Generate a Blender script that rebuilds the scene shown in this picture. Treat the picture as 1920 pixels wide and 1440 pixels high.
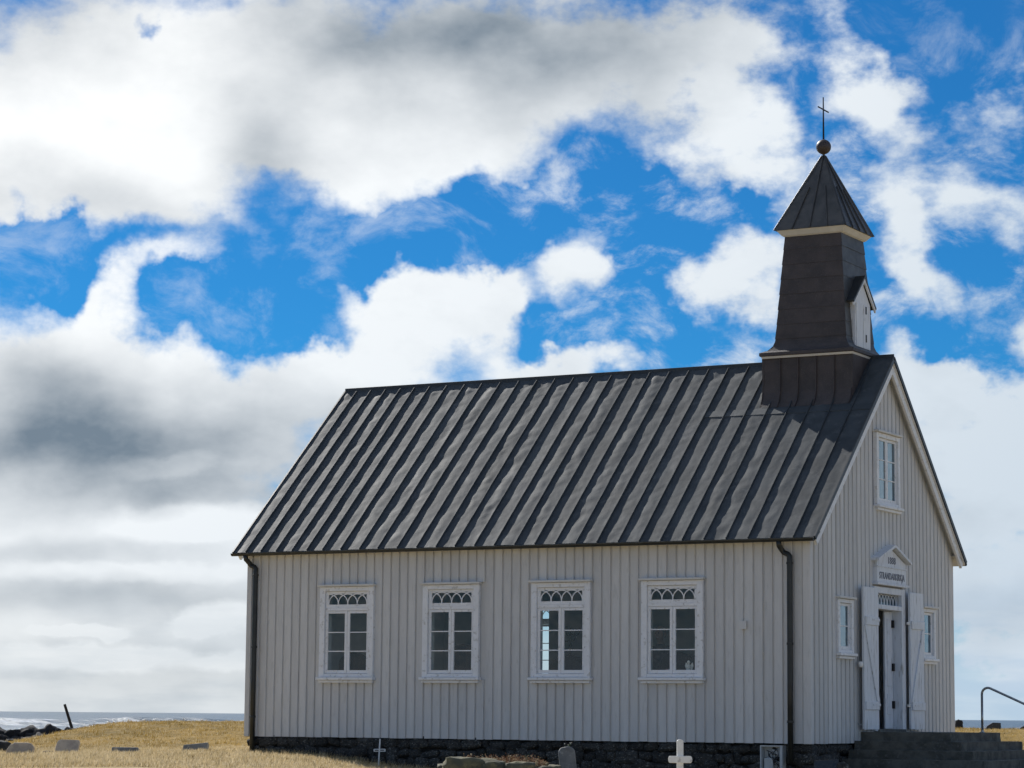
import bpy, bmesh, math, random
from math import radians as rad, sin, cos, pi, sqrt
from mathutils import Vector, Matrix, Quaternion, noise as mnoise
random.seed(7)
for o in list(bpy.data.objects): bpy.data.objects.remove(o)
scn = bpy.context.scene
COL = scn.collection

# ============================================================ camera
YAW, PITCH, ROLL = rad(29.001), rad(7.346), rad(0.511)
CAM = Vector((26.976, -38.783, 0.405))
F = Vector((-sin(YAW)*cos(PITCH), cos(YAW)*cos(PITCH), sin(PITCH)))
Rt = Vector((cos(YAW), sin(YAW), 0)); U = Rt.cross(F)
R2 = Rt*cos(ROLL)+U*sin(ROLL); U2 = -Rt*sin(ROLL)+U*cos(ROLL)
cd = bpy.data.cameras.new('camera'); cam = bpy.data.objects.new('camera', cd); COL.objects.link(cam)
cam.matrix_world = Matrix(((R2.x, U2.x, -F.x, CAM.x), (R2.y, U2.y, -F.y, CAM.y), (R2.z, U2.z, -F.z, CAM.z), (0, 0, 0, 1)))
cd.sensor_fit = 'HORIZONTAL'; cd.sensor_width = 36.0; cd.lens = 36.0*4826.3/1920
cd.clip_start = 0.5; cd.clip_end = 120000
scn.camera = cam

# ============================================================ render / exposure
scn.render.engine = 'CYCLES'
scn.cycles.use_denoising = True
scn.cycles.max_bounces = 8; scn.cycles.transparent_max_bounces = 16
scn.cycles.sample_clamp_indirect = 6.0
vs = scn.view_settings
vs.view_transform = 'Standard'; vs.look = 'None'; vs.exposure = 0.22; vs.gamma = 1.0; vs.use_curve_mapping = False

# ============================================================ sun
SUN_EL = rad(35.5); SUN_AZ = rad(150)           # azimuth counted from +X
SUN = Vector((cos(SUN_AZ)*cos(SUN_EL), sin(SUN_AZ)*cos(SUN_EL), sin(SUN_EL)))
ld = bpy.data.lights.new('sun', 'SUN'); ld.energy = 5.0; ld.angle = rad(0.5); ld.color = (1, .96, .90)
sun = bpy.data.objects.new('sun', ld); COL.objects.link(sun)
sun.rotation_euler = (-SUN).to_track_quat('-Z', 'Y').to_euler()

# ============================================================ node helpers
class NT:
    def __init__(s, tree): s.t = tree; s.n = tree.nodes; s.l = tree.links
    def put(s, sock, v):
        if isinstance(v, bpy.types.NodeSocket): s.l.new(v, sock)
        elif v is not None: sock.default_value = v
    def node(s, kind, **kw):
        n = s.n.new(kind)
        for k, v in kw.items(): setattr(n, k, v)
        return n
    def math(s, op, a, b=None, c=None, clamp=False):
        n = s.node('ShaderNodeMath', operation=op, use_clamp=clamp)
        s.put(n.inputs[0], a)
        if b is not None: s.put(n.inputs[1], b)
        if c is not None: s.put(n.inputs[2], c)
        return n.outputs[0]
    def vmath(s, op, a, b=None, scale=None):
        n = s.node('ShaderNodeVectorMath', operation=op)
        s.put(n.inputs[0], a)
        if b is not None: s.put(n.inputs[1], b)
        if scale is not None: s.put(n.inputs['Scale'], scale)
        return n.outputs['Value'] if op in ('LENGTH', 'DOT_PRODUCT') else n.outputs[0]
    def noise(s, vec, scale, detail=4, rough=.5, dist=0, color=False):
        n = s.node('ShaderNodeTexNoise'); s.put(n.inputs['Vector'], vec)
        n.inputs['Scale'].default_value = scale; n.inputs['Detail'].default_value = detail
        n.inputs['Roughness'].default_value = rough; n.inputs['Distortion'].default_value = dist
        return n.outputs['Color' if color else 'Fac']
    def rng(s, v, a, b, c=0, d=1, smooth=True):
        n = s.node('ShaderNodeMapRange', interpolation_type='SMOOTHSTEP' if smooth else 'LINEAR')
        s.put(n.inputs['Value'], v)
        for k, x in zip(('From Min', 'From Max', 'To Min', 'To Max'), (a, b, c, d)): n.inputs[k].default_value = x
        return n.outputs[0]
    def mix(s, f, a, b, blend='MIX'):
        n = s.node('ShaderNodeMix', data_type='RGBA', blend_type=blend, clamp_factor=True)
        s.put(n.inputs[0], f); s.put(n.inputs[6], a if not isinstance(a, tuple) else (*a, 1)); s.put(n.inputs[7], b if not isinstance(b, tuple) else (*b, 1))
        return n.outputs[2]
    def fmix(s, f, a, b):
        n = s.node('ShaderNodeMix', data_type='FLOAT', clamp_factor=True)
        s.put(n.inputs[0], f); s.put(n.inputs[2], a); s.put(n.inputs[3], b); return n.outputs[0]
    def mapping(s, vec, loc=(0, 0, 0), rot=(0, 0, 0), scale=(1, 1, 1)):
        n = s.node('ShaderNodeMapping', vector_type='POINT'); s.put(n.inputs[0], vec)
        n.inputs[1].default_value = loc; n.inputs[2].default_value = rot; n.inputs[3].default_value = scale
        return n.outputs[0]

# ============================================================ world: Nishita sky with clouds by direction
COV = [(-9.03, 13.49, 6.18, 3.92, 0, 1.0), (-3.09, 13.78, 6.18, 3.33, -10, 1.0), (1.07, 14.89, 4.99, 2.38, 8, 0.95), (-10.69, 11.94, 3.56, 2.38, 0, 0.6), (-8.43, 11.36, 3.56, 1.43, 0, 0.55), (-4.28, 11.99, 2.26, 1.43, -30, 0.45), (-2.14, 12.36, 2.38, 1.66, 25, 0.5), (-8.19, 9.7, 2.61, 0.74, 22, 0.62), (-9.14, 8.74, 1.19, 1.31, 0, 0.5), (-10.21, 6.83, 4.99, 2.61, 0, 1.2), (-6.41, 6.87, 4.99, 2.02, -8, 1.0), (-2.38, 8.8, 3.09, 1.78, 22, 1.0), (-0.71, 9.29, 1.31, 1.78, 30, 0.7), (-3.68, 7.36, 3.92, 1.19, 0, 0.8), (-5.7, 11.15, 1.31, 0.83, 0, 0.25), (4.87, 13.14, 3.09, 2.38, 0, 0.85), (5.82, 12.08, 2.02, 1.66, 0, 0.5), (4.39, 14.68, 2.38, 1.43, 0, 0.45), (7.13, 15.29, 2.02, 1.31, 15, 0.3), (8.08, 13.88, 1.31, 1.31, -30, 0.6), (9.03, 12.46, 3.09, 2.02, -15, 0.22), (10.69, 12.95, 1.78, 1.07, 0, 0.32), (9.5, 10.68, 3.09, 1.54, 0, 0.28), (10.93, 11.05, 1.43, 1.43, 0, 0.2), (1.54, 10.02, 2.02, 0.95, -15, 0.75), (2.02, 10.62, 0.71, 1.07, 0, 0.35), (2.85, 11.1, 1.66, 0.71, -20, 0.2), (5.11, 9.81, 2.02, 1.54, 20, 0.8), (4.28, 8.86, 0.95, 1.07, 0, 0.5), (8.55, 9.84, 1.07, 1.9, 0, 0.75), (9.38, 9.02, 1.78, 0.71, -15, 0.4), (1.19, 7.64, 2.61, 0.59, -8, 0.8), (10.57, 6.18, 3.92, 2.38, 0, 1.0), (10.69, 3.8, 3.56, 1.9, 0, 0.8), (11.28, 8.32, 0.71, 0.59, 0, 0.4), (9.62, 7.24, 1.9, 0.71, -20, 0.4), (10.81, 1.9, 3.56, 3.09, 0, 0.8), (-9.03, 3.99, 8.31, 3.09, 0, 1.2), (-8.43, 1.03, 8.31, 2.97, 0, 1.3), (9.98, 14.96, 3.09, 1.78, 0, -0.8), (10.69, 9.39, 2.14, 1.31, 0, -0.45), (9.98, 7.95, 2.02, 0.59, -8, -0.4), (-10.93, 10.15, 1.54, 0.71, 0, -0.9), (-10.21, 9.21, 1.31, 0.59, 0, -0.8), (-5.7, 8.89, 3.09, 0.89, -8, -1.0), (-7.48, 8.99, 1.07, 0.83, 0, -0.55), (-3.09, 10.1, 3.09, 1.07, 15, -0.9), (-0.48, 11.19, 2.49, 1.31, 20, -1.0), (1.54, 12.04, 2.38, 1.19, 15, -1.0), (3.21, 10.27, 1.9, 1.78, -30, -0.7), (3.21, 8.61, 2.61, 0.95, 0, -0.7), (0.48, 8.71, 1.07, 0.83, 0, -0.6), (5.11, 11.24, 1.66, 0.53, -25, -0.35), (-5.7, 11.5, 1.07, 0.95, 0, -0.36), (-8.73, 14.57, 0.59, 0.33, -10, -0.55), (3.21, 12.41, 1.07, 0.83, 0, -0.4), (3.8, 13.48, 0.71, 0.71, 0, -0.2)]
GREY = [(0.0, 14.94, 9.5, 3.33, 4, 0.72), (1.07, 15.12, 4.99, 1.66, 4, 0.1), (-4.04, 15.2, 4.99, 2.14, 0, 0.2), (-11.05, 15.14, 4.04, 2.85, 0, 0.5), (-9.26, 6.13, 7.6, 2.73, 3, 0.7), (-10.69, 5.76, 4.75, 1.54, 0, 0.36), (-7.48, 4.78, 4.99, 0.89, 6, 0.34), (-10.1, 7.19, 3.33, 1.19, -10, 0.3), (-4.75, 6.17, 4.28, 2.02, 0, 0.3), (-9.62, 3.57, 4.99, 0.53, 0, 0.4), (-7.84, 2.46, 9.5, 1.19, 0, 0.48), (-5.58, 12.22, 2.38, 1.66, 0, 0.5), (-9.98, 11.11, 4.99, 1.43, 0, 0.3), (-7.84, 10.77, 3.09, 0.83, 0, 0.2), (10.57, 2.38, 4.28, 1.78, 0, 0.3), (10.69, 0.36, 4.28, 0.71, 0, 0.12), (-8.43, 0.55, 9.5, 1.31, 0, 0.3), (4.39, 12.06, 1.9, 0.71, -20, 0.14), (9.98, 4.63, 3.09, 0.71, 0, 0.12)]
BRIGHT = [(-6.65, 4.19, 2.97, 0.53, 2, 0.3), (-8.67, 3.07, 3.92, 0.29, 0, 0.16), (-6.53, 2.05, 1.31, 0.5, 8, 0.4), (-9.5, 1.76, 1.31, 0.21, 0, 0.3), (-9.03, 1.14, 3.09, 0.43, 0, 0.34), (-6.29, 1.11, 1.07, 0.31, 0, 0.25), (-7.48, 5.43, 1.78, 0.36, 5, 0.15)]
SKY_TINT = (.009, .043, .067)
world = bpy.data.worlds.new('World'); scn.world = world; world.use_nodes = True
W = NT(world.node_tree); W.n.clear()
sky = W.node('ShaderNodeTexSky', sky_type='NISHITA', sun_disc=False)
sky.sun_elevation = SUN_EL; sky.sun_rotation = math.atan2(SUN.x, SUN.y) % (2*pi)
sky.altitude = 1200; sky.air_density = 1.0; sky.dust_density = 0.2; sky.ozone_density = 4.0
D = W.node('ShaderNodeTexCoord').outputs['Generated']
D = W.vmath('NORMALIZE', D)
sp = W.node('ShaderNodeSeparateXYZ'); W.put(sp.inputs[0], D)
az = W.math('ARCTAN2', sp.outputs[1], sp.outputs[0])
u = W.math('MULTIPLY_ADD', az, -180/pi, 119.0)                 # degrees right of the bearing of the church
el = W.math('ARCSINE', sp.outputs[2]); v = W.math('MULTIPLY', el, 180/pi)
D57 = W.vmath('SCALE', D, scale=57.3)
cb = W.node('ShaderNodeCombineXYZ'); W.put(cb.inputs[0], u); W.put(cb.inputs[1], v); P = cb.outputs[0]
def centred(c): return W.vmath('SUBTRACT', c, (.5, .5, .5))
w1 = W.vmath('SCALE', centred(W.noise(D57, .28, 2, .5, color=True)), scale=2.6)
w2 = W.vmath('SCALE', centred(W.noise(D57, 1.0, 4, .55, color=True)), scale=1.5)
PW = W.vmath('ADD', W.vmath('ADD', P, w1), w2)
PS = W.vmath('ADD', P, w1)
cq = W.node('ShaderNodeCombineXYZ'); W.put(cq.inputs[0], W.math('MULTIPLY', u, .66)); W.put(cq.inputs[1], v); cq.inputs[2].default_value = 3.3
Q = cq.outputs[0]
w3 = W.vmath('MULTIPLY', centred(W.noise(Q, 1.3, 5, .55, color=True)), (1.6, .62, 0))
PB = W.vmath('ADD', P, w3)
def blobs(L, vec, start, soft=0.0):
    acc = start
    for (bu, bv, ru, rv, rot, wt) in L:
        c, s_ = cos(rad(rot)), sin(rad(rot))
        # scale(rotate(p - centre)) : two mapping steps folded in one (mapping scales, rotates, then moves)
        p = W.vmath('SUBTRACT', vec, (bu, bv, 0))
        if rot:
            p = W.mapping(p, rot=(0, 0, -rad(rot)))
        p = W.vmath('MULTIPLY', p, (1/ru, 1/rv, 0))
        r = W.vmath('LENGTH', p)
        acc = W.math('MULTIPLY_ADD', W.rng(r, 1.0, soft), wt, acc)
    return acc
near_sun = W.rng(W.vmath('DOT_PRODUCT', D, tuple(SUN)), .60, .92, 0, 1)
white = W.mix(near_sun, (.52, .60, .68), (.89, .905, .91))
blue = W.mix(1.0, sky.outputs[0], SKY_TINT, 'MULTIPLY')
haze = W.rng(v, 4.2, .4)
left = W.rng(u, 10, -6)
hb_ = W.noise(W.vmath('MULTIPLY', P, (.22, 1.0, 1)), .9, 5, .55)
hcol = W.mix(left, W.mix(W.rng(hb_, .4, .62), (.40, .52, .66), (.56, .64, .72)), W.mix(W.rng(hb_, .42, .6), (.42, .455, .47), (.64, .65, .63)))
def compose(dens, g, lo, hi, white, wisp=None):
    ccol = W.mix(g, white, (.155, .205, .26))
    ccol = W.mix(W.math('MULTIPLY', haze, W.rng(u, -2, 7, .38, .70)), ccol, hcol)
    alpha = W.math('MAXIMUM', W.rng(dens, lo, hi), W.math('MULTIPLY', haze, .94))
    if wisp: alpha = W.math('MAXIMUM', alpha, wisp)
    bg = W.node('ShaderNodeBackground'); W.put(bg.inputs[0], W.mix(alpha, blue, ccol)); bg.inputs[1].default_value = 1.0
    return bg.outputs[0]
# the part of the sky above the church
f1 = W.noise(Q, .42, 8, .56)
f2 = W.noise(W.vmath('ADD', Q, (9, 4, 2)), 1.6, 5, .6)
gn = W.noise(Q, .40, 4, .5)
gn = W.math('MULTIPLY_ADD', W.math('SUBTRACT', gn, .5), 1.5, 0)
# relief: thinner cloud towards the sun means a bright rim, thicker means shade
fb2 = W.noise(W.vmath('ADD', Q, (-.42, .55, 0)), .42, 5, .56)
relief = W.math('MULTIPLY', W.math('SUBTRACT', fb2, W.math('ADD', f1, 0)), 1.5)
wn = W.noise(W.mapping(PS, rot=(0, 0, .5), scale=(.8, 1.25, 1)), .62, 8, .64)
wisp = W.math('MULTIPLY', W.rng(wn, .48, .78), W.math('MULTIPLY', W.rng(u, -6, 6, .34, .95), W.rng(v, 15.5, 12.0, .3, 1.0)))
noise_amp = W.rng(u, -1, 6, 1.35, 2.3)
f1 = W.math('MULTIPLY', W.math('SUBTRACT', f1, .5), noise_amp)
f2 = W.math('MULTIPLY', W.math('SUBTRACT', f2, .5), W.math('MULTIPLY', noise_amp, .40))
fn = W.math('ADD', f1, f2)
CUT = 1.2
def local_sky(side):
    reach = lambda b: b[0]+max(b[2], b[3])+2.1 > CUT if side > 0 else b[0]-max(b[2], b[3])-2.1 < CUT
    cov = blobs([b for b in COV if reach(b)], PW, -0.10)
    grey = blobs([b for b in GREY if reach(b)], PS, 0.0)
    dens = W.math('ADD', cov, fn)
    g = W.math('ADD', grey, W.math('MULTIPLY', W.math('ADD', gn, relief), W.math('MULTIPLY_ADD', grey, .30, .30)), clamp=True)
    if side < 0: g = W.math('SUBTRACT', g, blobs(BRIGHT, PB, 0.0, .45), clamp=True)
    return compose(dens, g, -.10, .58, white, wisp)
split = W.node('ShaderNodeMixShader'); W.l.new(W.math('GREATER_THAN', u, CUT), split.inputs[0])
W.l.new(local_sky(-1), split.inputs[1]); W.l.new(local_sky(1), split.inputs[2]); sky_in = split.outputs[0]
# unseen sky beyond: broken cloud made whiter and bluer to brighten the shade
big = W.noise(D57, .06, 6, .55)
sky_out = compose(big, W.rng(big, .52, .70, 0, .5), .49, .63, W.mix(near_sun, (.80, .88, .98), (.98, .99, .99)))
inside = W.rng(W.vmath('LENGTH', W.vmath('MULTIPLY', W.vmath('SUBTRACT', P, (0, 6, 0)), (1/24., 1/20., 0))), .62, 1.0, 1, 0)
mxs = W.node('ShaderNodeMixShader'); W.l.new(inside, mxs.inputs[0]); W.l.new(sky_out, mxs.inputs[1]); W.l.new(sky_in, mxs.inputs[2])
wo = W.node('ShaderNodeOutputWorld'); W.l.new(mxs.outputs[0], wo.inputs[0])
world.cycles.sampling_method = 'MANUAL'; world.cycles.sample_map_resolution = 512

# ============================================================ materials
def srgb(r, g, b):
    f = lambda c: (c/255/12.92 if c/255 <= .04045 else ((c/255+.055)/1.055)**2.4)
    return (f(r), f(g), f(b))
MATS = {}
def material(name, c1, c2=None, rough=.6, scale=6, detail=5, bump=0, bscale=None, metallic=0, spec=.5, stretch=(1, 1, 1), lo=.35, hi=.65, c3=None, s3=40, rnd=0, coat=0):
    m = bpy.data.materials.new(name); m.use_nodes = True; N = NT(m.node_tree)
    bs = N.n['Principled BSDF']
    geo = N.node('ShaderNodeTexCoord').outputs['Object']
    oi = N.node('ShaderNodeObjectInfo')
    off = N.vmath('SCALE', (13.1, 7.7, 3.3), scale=None)
    off = N.vmath('SCALE', (13.1, 7.7, 3.3)); N.put(off.node.inputs['Scale'], N.math('MULTIPLY', oi.outputs['Random'], 9.0))
    vec = N.mapping(N.vmath('ADD', geo, off), scale=stretch)
    col = (*c1, 1)
    if c2:
        col = N.mix(N.rng(N.noise(vec, scale, detail, .6), lo, hi), c1, c2)
    if c3:
        col = N.mix(N.rng(N.noise(vec, s3, 3, .6), .55, .72), col, c3)
    if rnd:
        hsv = N.node('ShaderNodeHueSaturation'); N.put(hsv.inputs['Color'], col)
        N.put(hsv.inputs['Value'], N.math('MULTIPLY_ADD', oi.outputs['Random'], rnd, 1-rnd/2)); col = hsv.outputs[0]
    N.put(bs.inputs['Base Color'], col)
    bs.inputs['Metallic'].default_value = metallic
    bs.inputs['Specular IOR Level'].default_value = spec
    N.put(bs.inputs['Roughness'], N.math('MULTIPLY_ADD', N.noise(vec, scale*2, 3), .16, rough-.08))
    if coat: bs.inputs['Coat Weight'].default_value = coat
    if bump:
        b = N.node('ShaderNodeBump'); b.inputs['Strength'].default_value = 1.0; b.inputs['Distance'].default_value = bump
        N.put(b.inputs['Height'], N.noise(vec, bscale or scale*3, 6, .6)); N.l.new(b.outputs[0], bs.inputs['Normal'])
    MATS[name] = m
    return m

material('siding', (.62, .615, .602), (.575, .572, .562), rough=.55, scale=3, stretch=(3, 3, .5), bump=.0008, bscale=40, rnd=.12, c3=(.535, .53, .515), s3=7)
material('trim_white', (.80, .81, .83), (.75, .76, .77), rough=.45, scale=5, bump=.0006, bscale=40, c3=(.55, .54, .52), s3=14)
material('trim_grey', (.66, .65, .62), (.60, .59, .56), rough=.5, scale=4, bump=.0006, bscale=40)
material('door_white', (.72, .75, .79), (.66, .69, .73), rough=.5, scale=5, stretch=(3, 3, .4), bump=.001, bscale=30, c3=(.40, .40, .40), s3=7)
material('interior', (.34, .40, .43), (.30, .36, .39), rough=.7, scale=2)
material('interior_jamb', (.55, .58, .59), (.50, .53, .54), rough=.6, scale=3)
material('wood_dark', (.045, .026, .016), (.028, .017, .012), rough=.45, scale=4, stretch=(6, 6, .6), bump=.001)
material('floor_wood', (.12, .085, .055), (.09, .06, .04), rough=.5, scale=3, stretch=(1, 8, 1))
material('roof_metal', (.062, .073, .081), (.042, .051, .058), rough=.62, scale=2.2, stretch=(1, 1, 1), bump=.007, bscale=3.2, spec=.22, c3=(.084, .094, .100), s3=5, rnd=.2)
material('roof_edge', (.035, .042, .048), (.025, .03, .034), rough=.45, scale=4, metallic=.2)
material('tower_metal', (.064, .052, .050), (.043, .036, .036), rough=.62, scale=3, bump=.003, bscale=90, rnd=.25, c3=(.088, .074, .070), s3=60)
material('spire_metal', (.090, .090, .088), (.055, .057, .058), rough=.5, scale=3, bump=.002, bscale=8, metallic=.3)
material('iron', (.02, .02, .022), (.03, .026, .024), rough=.5, scale=20, metallic=.5)
material('ball_copper', (.055, .040, .036), (.035, .027, .025), rough=.5, scale=8, bump=.002)
material('gutter', (.018, .020, .020), (.03, .032, .03), rough=.4, scale=6, metallic=.2)
material('foundation', (.014, .014, .013), (.018, .018, .017), rough=.9, scale=4, bump=.02, bscale=9)
material('stone_dark', (.048, .047, .043), (.018, .018, .017), rough=.88, scale=5, bump=.02, bscale=9, rnd=.9, c3=(.21, .205, .18), s3=8)
material('lava', (.030, .030, .031), (.015, .015, .016), rough=.9, scale=4, bump=.05, bscale=6, rnd=.5)
material('step_stone', (.125, .124, .108), (.06, .062, .054), rough=.85, scale=3.5, bump=.012, bscale=18, rnd=.3, c3=(.13, .13, .12), s3=22)
material('grave_stone', (.40, .34, .27), (.28, .24, .20), rough=.85, scale=6, bump=.008, bscale=16, c3=(.28, .26, .22), s3=20, rnd=.4)
material('slate_stone', (.165, .175, .18), (.105, .115, .12), rough=.6, scale=5, bump=.004, bscale=20, c3=(.22, .23, .23), s3=14)
material('black_stone', (.016, .016, .017), (.03, .03, .03), rough=.25, scale=14)
material('moss_stone', (.13, .12, .07), (.075, .075, .055), rough=.9, scale=7, bump=.015, bscale=14, c3=(.19, .17, .09), s3=11, rnd=.3)
material('soil', (.03, .02, .014), (.05, .034, .022), rough=.95, scale=20, bump=.02)
material('white_paint', (.82, .82, .80), (.74, .74, .72), rough=.45, scale=9, bump=.001, c3=(.45, .44, .42), s3=12)
material('galvanised', (.42, .44, .45), (.32, .34, .35), rough=.38, scale=12, metallic=.8)
material('post_wood', (.035, .028, .023), (.02, .017, .015), rough=.9, scale=10, stretch=(6, 6, 1), bump=.006)
material('letter_blue', (.13, .14, .18), rough=.5)
material('box_white', (.50, .52, .52), (.42, .44, .44), rough=.4, scale=6)
material('cable', (.012, .012, .013), rough=.4)
material('brass', (.10, .075, .03), (.06, .045, .02), rough=.35, scale=12, metallic=.9)
material('porcelain', (.75, .74, .70), (.68, .66, .60), rough=.25, scale=9)
material('wax', (.75, .72, .62), rough=.5)
material('petal', (.70, .55, .52), (.60, .30, .30), rough=.7, scale=30)
material('leaf_green', (.05, .09, .03), (.03, .06, .02), rough=.6, scale=20)
material('picture', (.25, .22, .18), (.05, .05, .06), rough=.4, scale=25)
material('skin', (.42, .26, .19), (.38, .22, .16), rough=.5, scale=20)
material('hair_grey', (.30, .25, .20), (.20, .17, .14), rough=.6, scale=40, stretch=(4, 4, 1))
material('jacket', (.07, .05, .05), (.14, .11, .10), rough=.85, scale=18)
material('trousers', (.02, .022, .03), rough=.85)
material('shoe', (.01, .01, .01), rough=.4)

def glass_material(name, ior, tint, shine=(.95, .98, 1)):
    m = bpy.data.materials.new(name); m.use_nodes = True; N = NT(m.node_tree); N.n.clear()
    fr = N.node('ShaderNodeFresnel'); fr.inputs[0].default_value = ior
    tr = N.node('ShaderNodeBsdfTransparent'); tr.inputs[0].default_value = (*tint, 1)
    gl = N.node('ShaderNodeBsdfGlossy'); gl.inputs['Roughness'].default_value = .02; gl.inputs[0].default_value = (*shine, 1)
    tc = N.node('ShaderNodeTexCoord').outputs['Object']
    b = N.node('ShaderNodeBump'); b.inputs['Distance'].default_value = .004; N.put(b.inputs['Height'], N.noise(tc, 3.0, 2)); N.l.new(b.outputs[0], gl.inputs['Normal'])
    geo = N.node('ShaderNodeNewGeometry'); mx = N.node('ShaderNodeMixShader'); N.l.new(N.math('MULTIPLY', fr.outputs[0], N.math('SUBTRACT', 1.0, geo.outputs['Backfacing'])), mx.inputs[0]); N.l.new(tr.outputs[0], mx.inputs[1]); N.l.new(gl.outputs[0], mx.inputs[2])
    o = N.node('ShaderNodeOutputMaterial'); N.l.new(mx.outputs[0], o.inputs[0]); MATS[name] = m
glass_material('glass', 1.5, (.95, .97, .97))
glass_material('glass_front', 3.4, (.5, .58, .62), (.72, .90, 1.0))

def grass_material():
    m = bpy.data.materials.new('dry_grass'); m.use_nodes = True; N = NT(m.node_tree); N.n.clear()
    geo = N.node('ShaderNodeNewGeometry'); pos = geo.outputs['Position']
    at = N.node('ShaderNodeAttribute', attribute_name='tone', attribute_type='GEOMETRY')
    n1 = N.noise(pos, .55, 4, .6); n2 = N.noise(pos, 3.0, 4, .6)
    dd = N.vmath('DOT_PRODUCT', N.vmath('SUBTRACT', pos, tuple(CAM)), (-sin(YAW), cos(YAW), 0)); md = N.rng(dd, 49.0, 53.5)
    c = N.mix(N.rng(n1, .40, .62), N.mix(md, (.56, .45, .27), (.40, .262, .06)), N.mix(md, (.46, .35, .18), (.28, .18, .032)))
    c = N.mix(N.rng(n2, .48, .72), c, (.17, .125, .04))
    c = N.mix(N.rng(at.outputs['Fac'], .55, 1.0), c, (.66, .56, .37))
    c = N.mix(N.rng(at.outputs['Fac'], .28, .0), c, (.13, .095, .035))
    d = N.node('ShaderNodeBsdfPrincipled'); N.put(d.inputs['Base Color'], c); d.inputs['Roughness'].default_value = .55; d.inputs['Specular IOR Level'].default_value = .35
    t = N.node('ShaderNodeBsdfTranslucent'); N.put(t.inputs[0], c)
    mx = N.node('ShaderNodeMixShader'); mx.inputs[0].default_value = .4
    N.l.new(d.outputs[0], mx.inputs[1]); N.l.new(t.outputs[0], mx.inputs[2])
    o = N.node('ShaderNodeOutputMaterial'); N.l.new(mx.outputs[0], o.inputs[0]); MATS['dry_grass'] = m
    m = bpy.data.materials.new('ground'); m.use_nodes = True; N = NT(m.node_tree); bs = N.n['Principled BSDF']
    pos = N.node('ShaderNodeNewGeometry').outputs['Position']
    n1 = N.noise(pos, .55, 4, .6); n2 = N.noise(pos, 2.2, 8, .65); n3 = N.noise(pos, 14, 4, .6)
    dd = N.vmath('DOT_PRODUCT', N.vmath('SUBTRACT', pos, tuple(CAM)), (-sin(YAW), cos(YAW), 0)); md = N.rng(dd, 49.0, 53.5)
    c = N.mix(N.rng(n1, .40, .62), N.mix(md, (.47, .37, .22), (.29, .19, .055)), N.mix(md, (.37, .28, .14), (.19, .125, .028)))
    c = N.mix(N.rng(n2, .48, .72), c, (.155, .11, .036))
    c = N.mix(N.rng(n3, .5, .8), c, (.42, .33, .19))
    z = N.node('ShaderNodeSeparateXYZ'); N.put(z.inputs[0], pos)
    c = N.mix(N.rng(z.outputs[2], -1.25, -1.7), c, (.03, .03, .03))
    N.put(bs.inputs['Base Color'], c); bs.inputs['Roughness'].default_value = .95; bs.inputs['Specular IOR Level'].default_value = .1
    b = N.node('ShaderNodeBump'); b.inputs['Distance'].default_value = .06
    N.put(b.inputs['Height'], N.math('ADD', n2, N.math('MULTIPLY', n3, .5))); N.l.new(b.outputs[0], bs.inputs['Normal']); MATS['ground'] = m
grass_material()

def sea_material():
    m = bpy.data.materials.new('sea'); m.use_nodes = True; N = NT(m.node_tree); bs = N.n['Principled BSDF']
    pos = N.node('ShaderNodeNewGeometry').outputs['Position']
    vs_ = N.mapping(pos, rot=(0, 0, -YAW), scale=(.35, 1, 1))
    at = N.node('ShaderNodeAttribute', attribute_name='foam', attribute_type='GEOMETRY').outputs['Fac']
    n = N.noise(vs_, .12, 8, .65)
    n2 = N.noise(vs_, .6, 6, .7)
    f = N.math('MULTIPLY_ADD', N.math('SUBTRACT', n, .5), 1.3, at)
    f = N.math('MULTIPLY_ADD', N.math('SUBTRACT', n2, .5), 1.2, f)
    fo = N.rng(f, .42, .85)
    c = N.mix(N.rng(n, .35, .7), (.055, .085, .105), (.085, .12, .14))
    N.put(bs.inputs['Base Color'], N.mix(fo, c, (.62, .66, .70)))
    N.put(bs.inputs['Roughness'], N.fmix(fo, .28, .9)); bs.inputs['IOR'].default_value = 1.33
    b = N.node('ShaderNodeBump'); b.inputs['Distance'].default_value = .6
    N.put(b.inputs['Height'], N.noise(vs_, .35, 8, .65)); N.l.new(b.outputs[0], bs.inputs['Normal']); MATS['sea'] = m
sea_material()

# ============================================================ mesh helpers
def mesh_from(name, verts, faces, mats, smooth=False, mi=None, fixn=False):
    me = bpy.data.meshes.new(name); me.from_pydata([tuple(v) for v in verts], [], faces)
    for m in (mats if isinstance(mats, (list, tuple)) else [mats]): me.materials.append(MATS[m])
    if mi: me.polygons.foreach_set('material_index', mi)
    if smooth: me.polygons.foreach_set('use_smooth', [True]*len(me.polygons))
    me.update()
    if fixn:
        bm = bmesh.new(); bm.from_mesh(me); bmesh.ops.recalc_face_normals(bm, faces=bm.faces); bm.to_mesh(me); bm.free()
    return me
def link(name, me, parent=None, loc=None, rot=None):
    o = bpy.data.objects.new(name, me); COL.objects.link(o)
    if parent: o.parent = parent
    if loc is not None: o.location = loc
    if rot is not None: o.rotation_euler = rot
    return o
def tag(o, label=None, cat=None, group=None, kind=None):
    if label: o['label'] = label
    if cat: o['category'] = cat
    if group: o['group'] = group
    if kind: o['kind'] = kind
    return o
def thing(name, label, cat, loc=(0, 0, 0), rz=0, group=None):
    return tag(link(name, None, None, loc, (0, 0, rz)), label, cat, group)
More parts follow.
